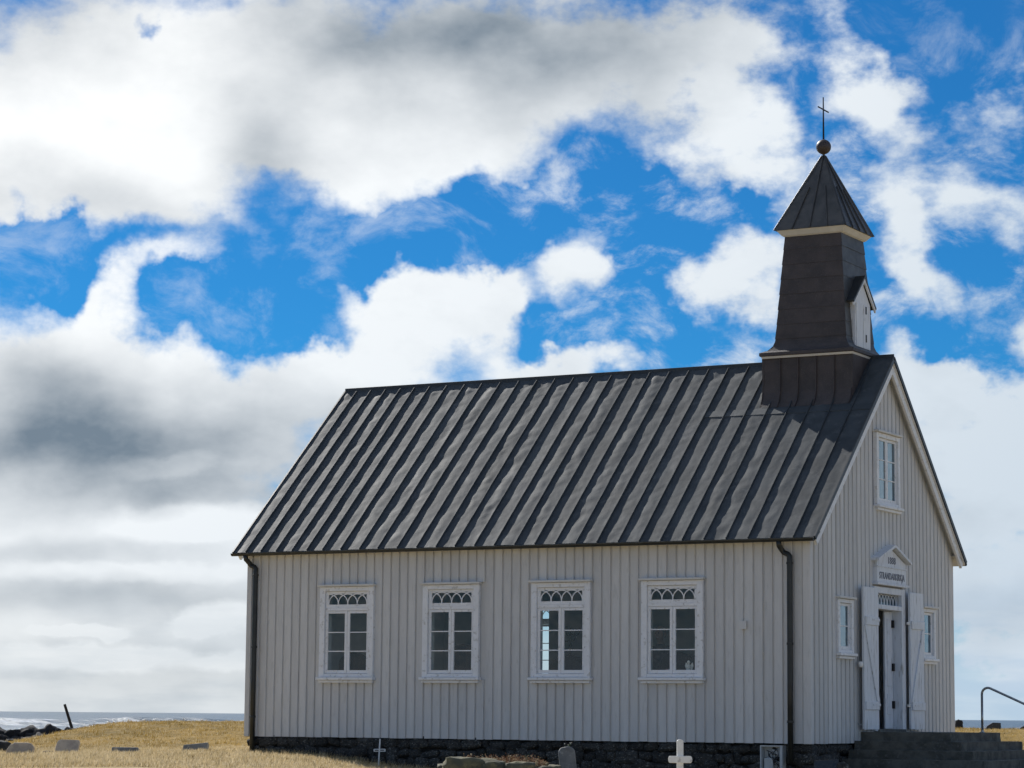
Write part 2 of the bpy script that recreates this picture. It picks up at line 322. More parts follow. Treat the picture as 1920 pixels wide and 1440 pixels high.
class MB:
    """collects geometry for one mesh"""
    def __init__(s): s.v = []; s.f = []; s.mi = []
    def add(s, verts, faces, mi=0):
        b = len(s.v); s.v += [tuple(v) for v in verts]; s.f += [tuple(i+b for i in f) for f in faces]; s.mi += [mi]*len(faces); return s
    def box(s, a, b, mi=0, M=None):
        (x0, y0, z0), (x1, y1, z1) = a, b
        vs_ = [Vector(p) for p in ((x0, y0, z0), (x1, y0, z0), (x1, y1, z0), (x0, y1, z0), (x0, y0, z1), (x1, y0, z1), (x1, y1, z1), (x0, y1, z1))]
        if M: vs_ = [M @ p for p in vs_]
        return s.add(vs_, [(0, 3, 2, 1), (4, 5, 6, 7), (0, 1, 5, 4), (1, 2, 6, 5), (2, 3, 7, 6), (3, 0, 4, 7)], mi)
    def prism(s, poly, fn, mi=0):
        """poly: list of 2d points; fn(p, t) -> 3d, t in 0,1 (front/back)"""
        n = len(poly); vs_ = [fn(p, 0) for p in poly]+[fn(p, 1) for p in poly]
        fs = [tuple(range(n-1, -1, -1)), tuple(range(n, 2*n))]+[(i, (i+1) % n, n+(i+1) % n, n+i) for i in range(n)]
        return s.add(vs_, fs, mi)
    def tube(s, pts, r, n=8, mi=0, closed=False):
        pts = [Vector(p) for p in pts]; rr = r if isinstance(r, (list, tuple)) else [r]*len(pts)
        rings = []; up = None
        for i, p in enumerate(pts):
            t = (pts[min(i+1, len(pts)-1)]-pts[max(i-1, 0)]).normalized()
            if up is None: up = t.orthogonal().normalized()
            up = (up-t*up.dot(t)).normalized(); bi = t.cross(up)
            rings.append([p+(up*cos(2*pi*k/n)+bi*sin(2*pi*k/n))*rr[i] for k in range(n)])
        vs_ = [q for g in rings for q in g]; fs = []
        for i in range(len(pts)-1):
            for k in range(n):
                fs.append((i*n+k, i*n+(k+1) % n, (i+1)*n+(k+1) % n, (i+1)*n+k))
        fs += [tuple(range(n-1, -1, -1)), tuple((len(pts)-1)*n+k for k in range(n))]
        return s.add(vs_, fs, mi)
    def lathe(s, prof, c=(0, 0, 0), n=16, mi=0):
        c = Vector(c); vs_ = []; fs = []
        for (r, z) in prof:
            for k in range(n): vs_.append(c+Vector((r*cos(2*pi*k/n), r*sin(2*pi*k/n), z)))
        for i in range(len(prof)-1):
            for k in range(n): fs.append((i*n+k, i*n+(k+1) % n, (i+1)*n+(k+1) % n, (i+1)*n+k))
        fs += [tuple(range(n-1, -1, -1)), tuple((len(prof)-1)*n+k for k in range(n))]
        return s.add(vs_, fs, mi)
    def mesh(s, name, mats, smooth=False): return mesh_from(name, s.v, s.f, mats, smooth, s.mi, True)
    def obj(s, name, mats, parent=None, smooth=False, loc=None, rot=None): return link(name, s.mesh(name, mats, smooth), parent, loc, rot)
def bevel(me, w, seg=1, angle=.5):
    bm = bmesh.new(); bm.from_mesh(me)
    es = [e for e in bm.edges if len(e.link_faces) == 2 and e.calc_face_angle(0) > angle]
    bmesh.ops.bevel(bm, geom=es, offset=w, segments=seg, profile=.5, affect='EDGES', clamp_overlap=True)
    bm.to_mesh(me); bm.free(); return me
def rough_stone(name, mat, size, seed, amp=.12, cuts=3, flat=0, sharp=.0):
    """an irregular stone: a subdivided block pushed about by noise"""
    bm = bmesh.new(); bmesh.ops.create_cube(bm, size=2)
    bmesh.ops.subdivide_edges(bm, edges=bm.edges[:], cuts=cuts, use_grid_fill=True)
    off = Vector((seed*3.17, seed*1.7, seed*.9))
    for v in bm.verts:
        p = v.co.copy(); r = max(abs(p.x), abs(p.y), abs(p.z)); sph = p.normalized()*1.15
        q = p.lerp(sph, .55-sharp)
        d = mnoise.noise(q*1.1+off)*amp*2+mnoise.noise(q*2.7+off)*amp
        q = q*(1+d)
        v.co = Vector((q.x*size[0]/2, q.y*size[1]/2, q.z*size[2]/2))
    me = bpy.data.meshes.new(name); bm.to_mesh(me); bm.free(); me.materials.append(MATS[mat])
    me.polygons.foreach_set('use_smooth', [True]*len(me.polygons)); return me

# ============================================================ terrain
F2 = Vector((-sin(YAW), cos(YAW))); S2 = Vector((cos(YAW), sin(YAW)))
def sstep(a, b, x):
    t = min(1, max(0, (x-a)/(b-a))); return t*t*(3-2*t)
def interp(tab, x):
    if x <= tab[0][0]: return tab[0][1]
    for (a, va), (b, vb) in zip(tab, tab[1:]):
        if x <= b: return va+(vb-va)*(x-a)/(b-a)
    return tab[-1][1]
FRONT = [(-60, -.42), (-9, -.36), (-7, -.33), (-4.8, -.285), (-3.4, -.325), (-2.4, -.45), (-1.86, -.52), (0, -.66), (3, -.76), (8, -.74), (12, -.6), (60, -.4)]
def sd(x, y):
    p = Vector((x-CAM.x, y-CAM.y)); return p.dot(S2), p.dot(F2)
def xy(s, d): return CAM.x+S2.x*s+F2.x*d, CAM.y+S2.y*s+F2.y*d
def hsd(s, d):
    front = interp(FRONT, s)
    near = -1.12+.0*s
    h = near+(front-near)*sstep(8, 33, d)
    top = .175 - .56*sstep(-9.0, -11.9, s) + .05*sstep(-9.5, -8, s)*sstep(-5, -8, s)*0
    if s < -11.9: top = -.385
    lo, hi = (49.5, 61.5) if s < 2 else (45.5, 57.5)
    k = sstep(-1, 5, s); lo = 49.5*(1-k)+45.5*k; hi = 61.5*(1-k)+57.5*k
    h += (top-h)*sstep(lo, hi, d)
    h += -6.0*sstep(67, 90, d)
    n = mnoise.noise(Vector((s*.5, d*.35, 1)))*.035+mnoise.noise(Vector((s*1.7, d*1.3, 5)))*.018+mnoise.noise(Vector((s*2.6, d*1.5, 9)))*.045*sstep(49, 54, d)
    return h+n*sstep(6, 20, d)*(.35+.65*sstep(48, 54, d))
def hxy(x, y): return hsd(*sd(x, y))
ss = [-400, -250, -150, -100, -70, -50, -38, -30, -25]+[-22+i*.4 for i in range(111)]+[25, 30, 38, 50, 70, 100, 150, 250, 400]
ds = [-400, -250, -150, -90, -60, -40, -28, -20, -14, -9, -5, -2, 0, 3, 6, 9, 12, 15, 18, 21, 24, 27]+[29+i*.4 for i in range(104)]+[71+i*1.5 for i in range(14)]+[95, 110]
vs_ = []; fs = []
for d in ds:
    for s_ in ss:
        x, y = xy(s_, d); vs_.append((x, y, hsd(s_, d)))
n = len(ss)
for j in range(len(ds)-1):
    for i in range(n-1): fs.append((j*n+i, j*n+i+1, (j+1)*n+i+1, (j+1)*n+i))
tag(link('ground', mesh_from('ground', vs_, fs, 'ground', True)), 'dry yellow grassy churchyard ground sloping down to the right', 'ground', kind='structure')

# ------------------------------------------------------------ sea
SEA = -1.6
def wave(s, d):
    ph = d+9*mnoise.noise(Vector((s*.018, d*.010, 3)))+3*mnoise.noise(Vector((s*.06, d*.03, 8)))
    a = .16+.10*mnoise.noise(Vector((s*.02, d*.02, 2)))
    z = a*(.5+.5*sin(ph*2*pi/17))**2+.05*mnoise.noise(Vector((s*.3, d*.3, 4)))
    foam = 0.0
    for (c, wd, amp, s0, s1) in BREAK:
        cc = c+12*mnoise.noise(Vector((s*.012, c, 6)))
        lat = sstep(s0-14, s0+6, s)*sstep(s1+14, s1-6, s)
        t = (d-cc)/wd
        top = amp*lat*math.exp(-t*t*(4 if t < 0 else 1))*(1+.35*mnoise.noise(Vector((s*.11, c, 1)))+.25*mnoise.noise(Vector((s*.4, c, 1))))
        z += top; foam += lat*math.exp(-((t+.35)/1.0)**2)*.62
    return z, foam
BREAK = [(350, 5, .6, -90, -52), (392, 5, .75, -95, -66), (452, 7, 1.25, -70, -50), (505, 5, .6, -120, -85), (585, 5, .45, -80, -40)]
sv = []; sf = []; foam = []
sS = [-150+i*1.5 for i in range(201)]; sD = [82+i*4 for i in range(57)]+[310+i*1.6 for i in range(230)]+[690, 720, 760, 820]
for d in sD:
    for s_ in sS:
        x, y = xy(s_, d); z, fo = wave(s_, d) if d < 700 else (0.05, 0)
        fade = sstep(82, 110, d); sv.append((x, y, SEA+z*fade)); foam.append(fo)
n = len(sS)
for j in range(len(sD)-1):
    for i in range(n-1): sf.append((j*n+i, j*n+i+1, (j+1)*n+i+1, (j+1)*n+i))
me = mesh_from('sea', sv, sf, 'sea', True)
at = me.attributes.new('foam', 'FLOAT', 'POINT'); at.data.foreach_set('value', foam)
tag(link('sea', me), 'grey blue sea with white breaking surf', 'sea', kind='structure')
b_ = MB()
far = [(-45000, 819), (45000, 819), (45000, 60000), (-45000, 60000)]
b_.add([(*xy(a, b), SEA-.01) for a, b in far], [(0, 1, 2, 3)])
for sx in (-1, 1):
    q = [(sx*149.5, 100), (sx*45000, 100), (sx*45000, 819), (sx*149.5, 819)]
    b_.add([(*xy(a, b), SEA-.01) for a, b in q], [(0, 1, 2, 3) if sx > 0 else (3, 2, 1, 0)])
tag(b_.obj('sea', 'sea'), 'open sea reaching to the horizon', 'sea', kind='structure')

# ============================================================ church
L, WD = 11.011, 6.911; MID = WD/2
XL, XR, OV, ZE, ZR = -.174, 11.199, .233, 3.3, 6.68
SL = (ZR-ZE)/(MID+OV); ANG = math.atan(SL)
def roof_z(y): return ZE+SL*(OV+min(y, WD-y))
church = thing('church', 'small pale timber church with dark metal roof and a dark tapering tower', 'church', (0, 0, 0))
INS = .03; TH = .22
WIN = [1.615, 3.755, 5.915, 8.005]; WW = 1.13          # casings on the long wall
WZ0, WZ1 = 1.06, 2.66                                    # opening of the casing
side_open = [(x+.07, x+WW-.07, WZ0+.03, WZ1-.05) for x in WIN]
gab_open = [(2.97, 4.03, 4.13, 5.26), (1.14, 1.75, 1.52, 2.36), (5.16, 5.77, 1.52, 2.36), (2.87, 4.04, .2, 2.62)]
def cuts(lo, hi, opens, extra=()):
    c = {lo, hi, *extra}
    for o in opens: c |= {o[0], o[1]}
    return sorted(x for x in c if lo <= x <= hi)
def wall_core(name, frame, lo, hi, zb, ztop, opens, extra, parent, outer):
    """frame(u, w, z) -> point; w runs from the outer face inwards"""
    mb = MB(); cs = cuts(lo, hi, opens, extra)
    for a, b in zip(cs, cs[1:]):
        m = (a+b)/2; zs = sorted((o[2], o[3]) for o in opens if o[0] < m < o[1])
        cur = zb; segs = []
        for z0, z1 in zs: segs.append((cur, z0, z0)); cur = z1
        segs.append((cur, ztop(a), ztop(b)))
        for z0, za, zb2 in segs:
            pts = [frame(a, 0, z0), frame(b, 0, z0), frame(b, 0, zb2), frame(a, 0, za), frame(a, TH, z0), frame(b, TH, z0), frame(b, TH, zb2), frame(a, TH, za)]
            mb.add(pts, [(0, 1, 2, 3)], 0); mb.add(pts, [(5, 4, 7, 6), (4, 5, 1, 0), (3, 2, 6, 7), (4, 0, 3, 7), (1, 5, 6, 2)], 1)
    return mb.obj(name, [outer, 'interior_jamb'], parent)
fr_side = lambda u_, w, z: Vector((u_, INS+w, z))
fr_far = lambda u_, w, z: Vector((u_, WD-INS-w, z))
fr_gab = lambda u_, w, z: Vector((L-INS-w, u_, z))
fr_back = lambda u_, w, z: Vector((INS+w, u_, z))
ztop_flat = lambda u_: ZE+SL*OV+.0
ztop_gab = lambda u_: roof_z(u_)-.10
wall_side = wall_core('wall', fr_side, INS, L-INS, .02, lambda u_: 3.42, side_open, (), church, 'siding')
wall_far = wall_core('wall', fr_far, INS, L-INS, .02, lambda u_: 3.42, side_open, (), church, 'siding')
gx = (INS+TH, MID, WD-INS-TH)
wall_gab = wall_core('wall', fr_gab, INS+TH, WD-INS-TH, .02, ztop_gab, gab_open, gx, church, 'siding')
wall_back = wall_core('wall', fr_back, INS+TH, WD-INS-TH, .02, ztop_gab, [], gx, church, 'siding')

# --- vertical boards, each one its own piece
def board_mesh(p, depth, z0, za, zb, tilt, gr=.022):
    prof = [(0, 0), (0, .004), (gr, .004), (gr+.006, depth*.78), (p*.55, depth*.9+tilt), (p-.012, depth), (p-.003, depth*.8), (p-.001, 0)]
    n = len(prof); vv = []
    for (u_, w) in prof: vv.append((u_, w, z0))
    for (u_, w) in prof: vv.append((u_, w, za+(zb-za)*u_/p))
    ff = [tuple(range(n)), tuple(range(2*n-1, n-1, -1))]+[(i, n+i, n+(i+1) % n, (i+1) % n) for i in range(n)]
    return vv, ff
def boards(frame, lo, hi, pitch, depth, ztop, opens, parent, zbot=0.0, gr=.022):
    n = round((hi-lo)/pitch); p = (hi-lo)/n
    for i in range(n):
        a = lo+i*p; b = a+p; m = a+p*.5
        zs = sorted((o[2], o[3]) for o in opens if o[0]+.04 < b and o[1]-.04 > a)
        cur = zbot+random.uniform(-.004, .004); segs = []
        for z0, z1 in zs: segs.append((cur, z0, z0)); cur = z1
        segs.append((cur, ztop(a), ztop(b)))
        t = random.uniform(-.001, .001); dd = depth+random.uniform(-.0015, .0015)
        for z0, za, zb in segs:
            if min(za, zb)-z0 < .03: continue
            vv, ff = board_mesh(p, dd, z0, za, zb, t, gr)
            mb = MB().add([frame(a+q[0], -q[1], q[2]) for q in vv], ff)
            mb.obj('board', 'siding', parent)
so = [(x+.03, x+WW-.03, WZ0-.04, WZ1+.04) for x in WIN]
boards(fr_side, .105, L-.13, .1735, .034, lambda u_: 3.40, so, wall_side, gr=.030)
go = [(2.93, 4.07, 4.06, 5.33), (1.10, 1.79, 1.47, 2.39), (5.12, 5.81, 1.47, 2.39), (2.82, 4.1, 0.2, 2.72)]
boards(fr_gab, .13, WD-.11, .189, .048, lambda u_: roof_z(u_)-.11, go, wall_gab, gr=.062)
# corner boards
for nm, a, b in (('corner_board', (-.004, -.006, -.004), (.10, INS, 3.40)), ('corner_board', (L-.125, -.008, -.004), (L-.004, INS-.002, 3.40)),
                 ('corner_board', (L-INS+.002, .0, -.004), (L+.010, .125, 3.42)), ('corner_board', (L-INS+.002, WD-.105, -.004), (L+.008, WD+.004, 3.42))):
    o = MB().box(a, b).obj(nm, 'siding', wall_gab if a[0] > L-.06 and a[1] > -.001 else wall_side); bevel(o.data, .006)

# --- foundation
fb = MB(); fi = .12
fb.box((fi, fi, -1.6), (L-fi, WD-fi, .018)).obj('foundation_core', 'foundation', church)
foundation = [o for o in church.children if o.name.startswith('foundation_core')][0]; foundation.name = 'foundation'
stone_meshes = [rough_stone('stone', 'stone_dark', (1, 1, 1), 11+i, amp=.11, cuts=2, sharp=.28) for i in range(10)]
def stone_row(frame, length, zt, zbm, rows):
    z = zt
    for r in range(rows):
        hgt = random.uniform(.15, .23); u_ = random.uniform(-.1, 0)
        while u_ < length:
            w = random.uniform(.13, .42); hh = hgt*random.uniform(.7, 1.35)
            o = link('stone', random.choice(stone_meshes), foundation)
            o.location = frame(min(u_+w/2, length), random.uniform(-.01, .02), z-hgt/2+random.uniform(-.015, .015))
            o.scale = (w*.98, .26, hh*1.02) if frame is fside else (.26, w*.98, hh*1.02)
            o.rotation_euler = (random.uniform(-.1, .1), random.uniform(-.3, .3), random.uniform(-.08, .08))
            u_ += w
        z -= hgt
fside = lambda u_, w, z: (u_+fi, fi+w+.03, z)
fgab = lambda u_, w, z: (L-fi-w-.03, u_+fi, z)
stone_row(fside, L-2*fi, -.01, -1, 4)
stone_row(fgab, 2.3, -.01, -1, 4)

# --- floor
MB().box((INS+TH, INS+TH, .02), (L-INS-TH, WD-INS-TH, .16)).obj('floor', 'floor_wood', church)

# --- roof
def slope_pt(x, t, h=0, far=False):
    """t metres up the slope from the eave edge, h metres above the roof plane"""
    y = -OV+t*cos(ANG)-h*sin(ANG); z = ZE+t*sin(ANG)+h*cos(ANG)
    return Vector((x, WD-y if far else y, z))
TL = (MID+OV)/cos(ANG)
deck = MB()
for far_ in (False, True):
    pts = []
    for h in (-.012, -.085):
        for (x, t) in ((XL+.012, .012), (XR-.012, .012), (XR-.012, TL-h*0), (XL+.012, TL)): pts.append(slope_pt(x, t, h, far_))
    for i in (2, 3, 6, 7): pts[i].y = MID
    for i in (6, 7): pts[i].z = ZR-.085/cos(ANG)
    for i in (2, 3): pts[i].z = ZR-.012/cos(ANG)
    deck.add(pts, [(0, 1, 2, 3)], 0 if not far_ else 0); deck.add(pts, [(7, 6, 5, 4), (0, 4, 5, 1), (1, 5, 6, 2), (2, 6, 7, 3), (3, 7, 4, 0)], 1)
roof = deck.obj('roof', ['roof_metal', 'trim_grey'], church)
SEAMS = [XL, .118, .445, .78, 1.12, 1.44, 1.775, 2.16, 2.555, 2.935, 3.335, 3.735, 4.125, 4.51, 4.90, 5.29, 5.69, 6.085, 6.48, 6.875, 7.27, 7.67, 8.06, 8.455, 8.85, 9.245, 9.64, 10.035, 10.435, 10.83, XR]
for i, (a, b) in enumerate(zip(SEAMS, SEAMS[1:])):
    nu, nt = 9, 96; vv = []; ff = []; w = b-a
    amp_ = random.choice((.6, .8, 1.0, 1.2, 1.5)); sd_ = i*7.3; tilt = random.uniform(-.004, .004); ph = random.uniform(0, 9)
    for j in range(nt+1):
        t = TL*j/nt
        for k in range(nu+1):
            q = k/nu; x = a+w*q
            edge = sin(pi*q)**.8
            h = edge*amp_*(0.005+.005*mnoise.noise(Vector((sd_, t*.9, ph)))+.006*mnoise.noise(Vector((x*3.0, t*2.0, sd_)))+.0045*mnoise.noise(Vector((x*8, t*6.5, sd_+3))))
            end = sstep(TL-.55, TL-.15, t); h += edge*end*.018*mnoise.noise(Vector((x*7, t*8, sd_+8)))
            h += .004*math.exp(-((1-q)*w/.015)**2)
            tt = min(t, TL-.004)
            vv.append(slope_pt(x, tt, h+.002))
    for j in range(nt):
        for k in range(nu): ff.append((j*(nu+1)+k, j*(nu+1)+k+1, (j+1)*(nu+1)+k+1, (j+1)*(nu+1)+k))
    link('roof_panel', mesh_from('roof_panel', vv, ff, 'roof_metal', True), roof)
for i, x in enumerate(SEAMS[1:-1]):
    mb = MB(); nt = 26; vv = []; ff = []
    for j in range(nt+1):
        t = .004+(TL-.05)*j/nt; dx = .004*mnoise.noise(Vector((x*5, t*1.5, 2))); hh = .038+.004*mnoise.noise(Vector((x*3, t*2, 7)))
        for (u_, h) in ((-.009, 0), (-.006, hh), (.006, hh), (.009, 0)): vv.append(slope_pt(x+u_+dx, t, h))
    for j in range(nt):
        for k in range(3): ff.append((j*4+k, j*4+k+1, (j+1)*4+k+1, (j+1)*4+k))
    ff.append((0, 3, 2, 1)); link('seam', mesh_from('seam', vv, ff, 'roof_metal'), roof)
# ridge fold, verge trims, eave strip, cross lap
mb = MB().box((XL, MID-.013, ZR-.02), (XR, MID+.013, ZR+.062)); o = mb.obj('ridge_seam', 'roof_edge', roof); bevel(o.data, .004)
for x0, x1 in ((XL-.012, XL+.018), (XR-.018, XR+.012)):
    for far_ in (False, True):
        mb = MB(); pts = [slope_pt(x, t, h, far_) for h in (-.05, .022) for (x, t) in ((x0, 0), (x1, 0), (x1, TL), (x0, TL))]
        mb.add(pts, [(0, 3, 2, 1), (4, 5, 6, 7), (0, 1, 5, 4), (1, 2, 6, 5), (2, 3, 7, 6), (3, 0, 4, 7)]); mb.obj('verge_trim', 'roof_edge', roof)
mb = MB(); nn = 40
for j in range(nn):
    xa = 8.05+(XR-.02-8.05)*j/nn; xb = 8.05+(XR-.02-8.05)*(j+1)/nn; tl = 3.47
    mb.add([slope_pt(xa, tl-.006, .005), slope_pt(xb, tl-.006, .005), slope_pt(xb, tl, .016), slope_pt(xa, tl, .016), slope_pt(xb, tl+.18, .012), slope_pt(xa, tl+.18, .012)], [(0, 1, 2, 3), (3, 2, 4, 5)])
mb.obj('cross_lap', 'roof_metal', roof)
# barge boards on the gables (pale) and soffit strips
for x0, x1, nm in ((XR-.075, XR-.03, 'barge_board'), (XL+.03, XL+.075, 'barge_board')):
    for far_ in (False, True):
        pts = [slope_pt(x, t, h, far_) for h in (-.21, -.07) for (x, t) in ((x0, .06), (x1, .06), (x1, TL), (x0, TL))]
        for i in (2, 3): pts[i] = Vector((pts[i].x, MID, ZR-.21/cos(ANG)))
        for i in (6, 7): pts[i] = Vector((pts[i].x, MID, ZR-.07/cos(ANG)))
        MB().add(pts, [(0, 3, 2, 1), (4, 5, 6, 7), (0, 1, 5, 4), (1, 2, 6, 5), (2, 3, 7, 6), (3, 0, 4, 7)]).obj(nm, 'trim_white', roof)
# eave soffit box and gutter
for far_ in (False, True):
    y0, y1 = (-OV+.02, INS+.05)
    mb = MB(); f_ = (lambda p: (p[0], WD-p[1], p[2])) if far_ else (lambda p: p)
    pts = [f_(p) for p in ((XL+.03, y0, ZE-.055), (XR-.03, y0, ZE-.055), (XR-.03, y1, ZE+.10), (XL+.03, y1, ZE+.10), (XL+.03, y0, ZE-.035), (XR-.03, y0, ZE-.035), (XR-.03, y1, ZE+.12), (XL+.03, y1, ZE+.12))]
    mb.add(pts, [(0, 3, 2, 1), (4, 5, 6, 7), (0, 1, 5, 4), (1, 2, 6, 5), (2, 3, 7, 6), (3, 0, 4, 7)]).obj('soffit', 'trim_grey', roof)
    mb = MB(); prof = [(cos(a), sin(a)) for a in [pi+pi*k/8 for k in range(9)]]
    vv = []; ff = []
    for x in (XL-.005, XR-.01):
        for r in (.05, .046):
            for c, s_ in prof: vv.append(f_((x, -OV-.015+c*r, ZE-.012+s_*r)))
    for k in range(8):
        ff += [(k, k+1, 18+k+1, 18+k), (9+k+1, 9+k, 27+k, 27+k+1), (k, 9+k, 9+k+1, k+1), (18+k+1, 27+k+1, 27+k, 18+k)]
    ff += [(0, 18, 27, 9), (8, 17, 35, 26)]
    link('gutter', mesh_from('gutter', vv, ff, 'gutter'), roof)
for x in (.238, 10.698):
    mb = MB(); y = -.085; r = .047
    mb.tube([(x-.125, -OV-.01, ZE-.05), (x-.125, -OV+.01, ZE-.12), (x-.125, -.10, ZE-.19), (x-.10, -.09, ZE-.225), (x-.03, y, ZE-.255), (x, y, ZE-.29), (x, y, ZE-.36), (x, y, 1.0), (x, y, -.30)], [.045, .045, .045, .045, .046, r, r, r, r], 10)
    ds_ = mb.obj('downspout', 'gutter', church, True)
    for z in (2.9, 1.6, .35):
        MB().lathe([(.052, -.02), (.056, -.015), (.056, .015), (.052, .02)], (x, y, z), 12).obj('pipe_bracket', 'gutter', ds_)

# --- windows
def wplace(kind, origin):
    """local (u, w outward, z) to world"""
    if kind == 'side': return lambda u_, w, z: Vector((origin+u_, -w, z))
    if kind == 'far': return lambda u_, w, z: Vector((origin+u_, WD+w, z))
    return lambda u_, w, z: Vector((L+w, origin+u_, z))
def wbox(fr, u0, u1, w0, w1, z0, z1, mb=None):
    mb = mb or MB(); P_ = [fr(a, b, c) for c in (z0, z1) for (a, b) in ((u0, w0), (u1, w0), (u1, w1), (u0, w1))]
    mb.add(P_, [(0, 3, 2, 1), (4, 5, 6, 7), (0, 1, 5, 4), (1, 2, 6, 5), (2, 3, 7, 6), (3, 0, 4, 7)]); return mb
def build_window(fr, w, z0, z1, cas, glass_rows, cols, transom=None, glassmat='glass', parent=church, dep=.055, sashw=.055, cap=.04):
    """casing ring from z0 to z1, lower lights split into glass_rows, optional transom with tracery"""
    mb = MB(); g = .003
    wbox(fr, 0, cas, -.02, dep, z0, z1, mb); wbox(fr, w-cas, w, -.02, dep, z0, z1, mb)
    wbox(fr, cas, w-cas, -.02, dep-.002, z1-cas*.75, z1-.001, mb); wbox(fr, cas, w-cas, -.02, dep-.004, z0+.001, z0+cas*.55, mb)
    win = mb.obj('window', 'trim_white', parent); bevel(win.data, .004)
    o = wbox(fr, -.03, w+.03, -.005, dep+.05, z1+g, z1+g+cap).obj('head_cap', 'trim_grey', win); bevel(o.data, .006)
    o = wbox(fr, -.035, w+.035, -.005, dep+.055, z0-.05-g, z0-g).obj('sill', 'trim_white', win); bevel(o.data, .008)
    o = wbox(fr, 0.0, w, -.005, dep+.015, z0-.10, z0-.053-g).obj('sill_board', 'trim_white', win); bevel(o.data, .004)
    # sash
    a, b = cas+.004, w-cas-.004; lo, hi = z0+cas*.55+.004, z1-cas*.75-.004
    mull = .10 if cols == 2 else 0
    if transom:
        tz0, tz1, gz0, gz1 = transom
        wbox(fr, a, b, -.03, .022, tz0, tz1).obj('transom_bar', 'trim_white', win)
        ts = MB(); wbox(fr, a, a+sashw, -.02, .016, tz1, hi, ts); wbox(fr, b-sashw, b, -.02, .016, tz1, hi, ts)
        wbox(fr, a+sashw, b-sashw, -.02, .015, gz1, hi, ts); wbox(fr, a+sashw, b-sashw, -.02, .015, tz1+.002, gz0, ts)
        ts.obj('transom_sash', 'trim_white', win)
        ga, gb = a+sashw, b-sashw
        wbox(fr, ga, gb, -.008, -.004, gz0, gz1).obj('pane', glassmat, win)
        tr = MB(); step = (gb-ga)/4; rr = gz1-gz0-.004
        for c in range(5):
            cx = ga+step*c; pts = []
            for k in range(25):
                t = pi*k/24; px = cx-step*cos(t)*1.0; pz = gz0+rr*(sin(t)**.85)
                if ga-.001 <= px <= gb+.001: pts.append((px, pz))
            if len(pts) > 2:
                hw = .0085
                vv = []; ff = []
                for k, (px, pz) in enumerate(pts):
                    p0 = pts[max(0, k-1)]; p1 = pts[min(len(pts)-1, k+1)]
                    dx, dz = p1[0]-p0[0], p1[1]-p0[1]; ln = sqrt(dx*dx+dz*dz) or 1; nx, nz = -dz/ln*hw, dx/ln*hw
                    wo_ = .010+.0006*c
                    for (sg, ww) in ((1, -.002), (1, wo_), (-1, wo_), (-1, -.002)): vv.append(fr(px+nx*sg, ww, min(pz+nz*sg, gz1)))
                for k in range(len(pts)-1):
                    for q in range(4): ff.append((k*4+q, k*4+(q+1) % 4, (k+1)*4+(q+1) % 4, (k+1)*4+q))
                tr.add(vv, ff)
        tr.obj('tracery', 'trim_white', win)
        hi = tz0-.003
    halves = [(a, b)] if cols == 1 else [(a, (a+b)/2-.003), ((a+b)/2+.003, b)]
    for h0, h1 in halves:
        sb = MB(); sl_ = sashw if cols == 1 else .05
        wbox(fr, h0, h0+sl_, -.02, .012, lo, hi, sb); wbox(fr, h1-sl_, h1, -.02, .012, lo, hi, sb)
        wbox(fr, h0+sl_, h1-sl_, -.02, .011, lo+.001, lo+.06, sb); wbox(fr, h0+sl_, h1-sl_, -.02, .011, hi-.045, hi-.001, sb)
        sash = sb.obj('sash', 'trim_white', win)
        g0, g1 = lo+.06, hi-.045; nr = glass_rows
        for r in range(nr):
            za = g0+(g1-g0)*r/nr; zb = g0+(g1-g0)*(r+1)/nr
            pa = za+(.009 if r else 0); pb = zb-(.009 if r < nr-1 else 0)
            wbox(fr, h0+sl_, h1-sl_, -.010, -.006, pa, pb).obj('pane', glassmat, win)
            if r: wbox(fr, h0+sl_, h1-sl_, -.016, .006, za-.009, za+.009).obj('glazing_bar', 'trim_white', win)
    return win
for x in WIN:
    for kind in ('side', 'far'):
        fr = wplace(kind, x)
        w_ = build_window(fr, WW, WZ0, WZ1, .105, 3, 2, (2.235, 2.285, 2.345, 2.535), parent=church)
frg = wplace('gable', 0)
sub = lambda fr, du: (lambda u_, w, z: fr(u_+du, w, z))
build_window(sub(frg, 2.93), 1.14, 4.08, 5.33, .10, 3, 2, None, 'glass_front')
build_window(sub(frg, 1.10), .69, 1.49, 2.38, .085, 2, 1, None, 'glass_front', sashw=.06)
build_window(sub(frg, 5.12), .69, 1.49, 2.38, .085, 2, 1, None, 'glass_front', sashw=.06)

# --- entrance: door frame, transom light, door leaves, outer shutter doors, sign
DY0, DY1 = 2.72, 4.20
db = MB(); wbox(frg, DY0, DY0+.17, -.24, .07, .20, 2.66, db); wbox(frg, DY1-.17, DY1, -.24, .07, .20, 2.66, db)
wbox(frg, DY0+.17, DY1-.17, -.16, .068, 2.55, 2.66, db); wbox(frg, DY0+.17, DY1-.17, -.16, .066, 2.28, 2.36, db)
door = db.obj('doorway', 'door_white', church); bevel(door.data, .005)
wbox(frg, DY0+.17, DY1-.17, -.06, -.055, 2.36, 2.55).obj('pane', 'glass_front', door)
tr = MB()
for c in range(9):
    cx = DY0+.17+c*.1425; pts = []
    for k in range(17):
        t = pi*k/16; px = cx-.1425*cos(t); pz = 2.362+.18*sin(t)
        if DY0+.165 <= px <= DY1-.165: pts.append(frg(px, -.045+.0006*c, pz))
    if len(pts) > 2: tr.tube(pts, .009, 5)
tr.obj('tracery', 'door_white', door)
wbox(frg, DY0+.1, DY1-.1, -.25, .10, .185, .235).obj('threshold', 'step_stone', door)
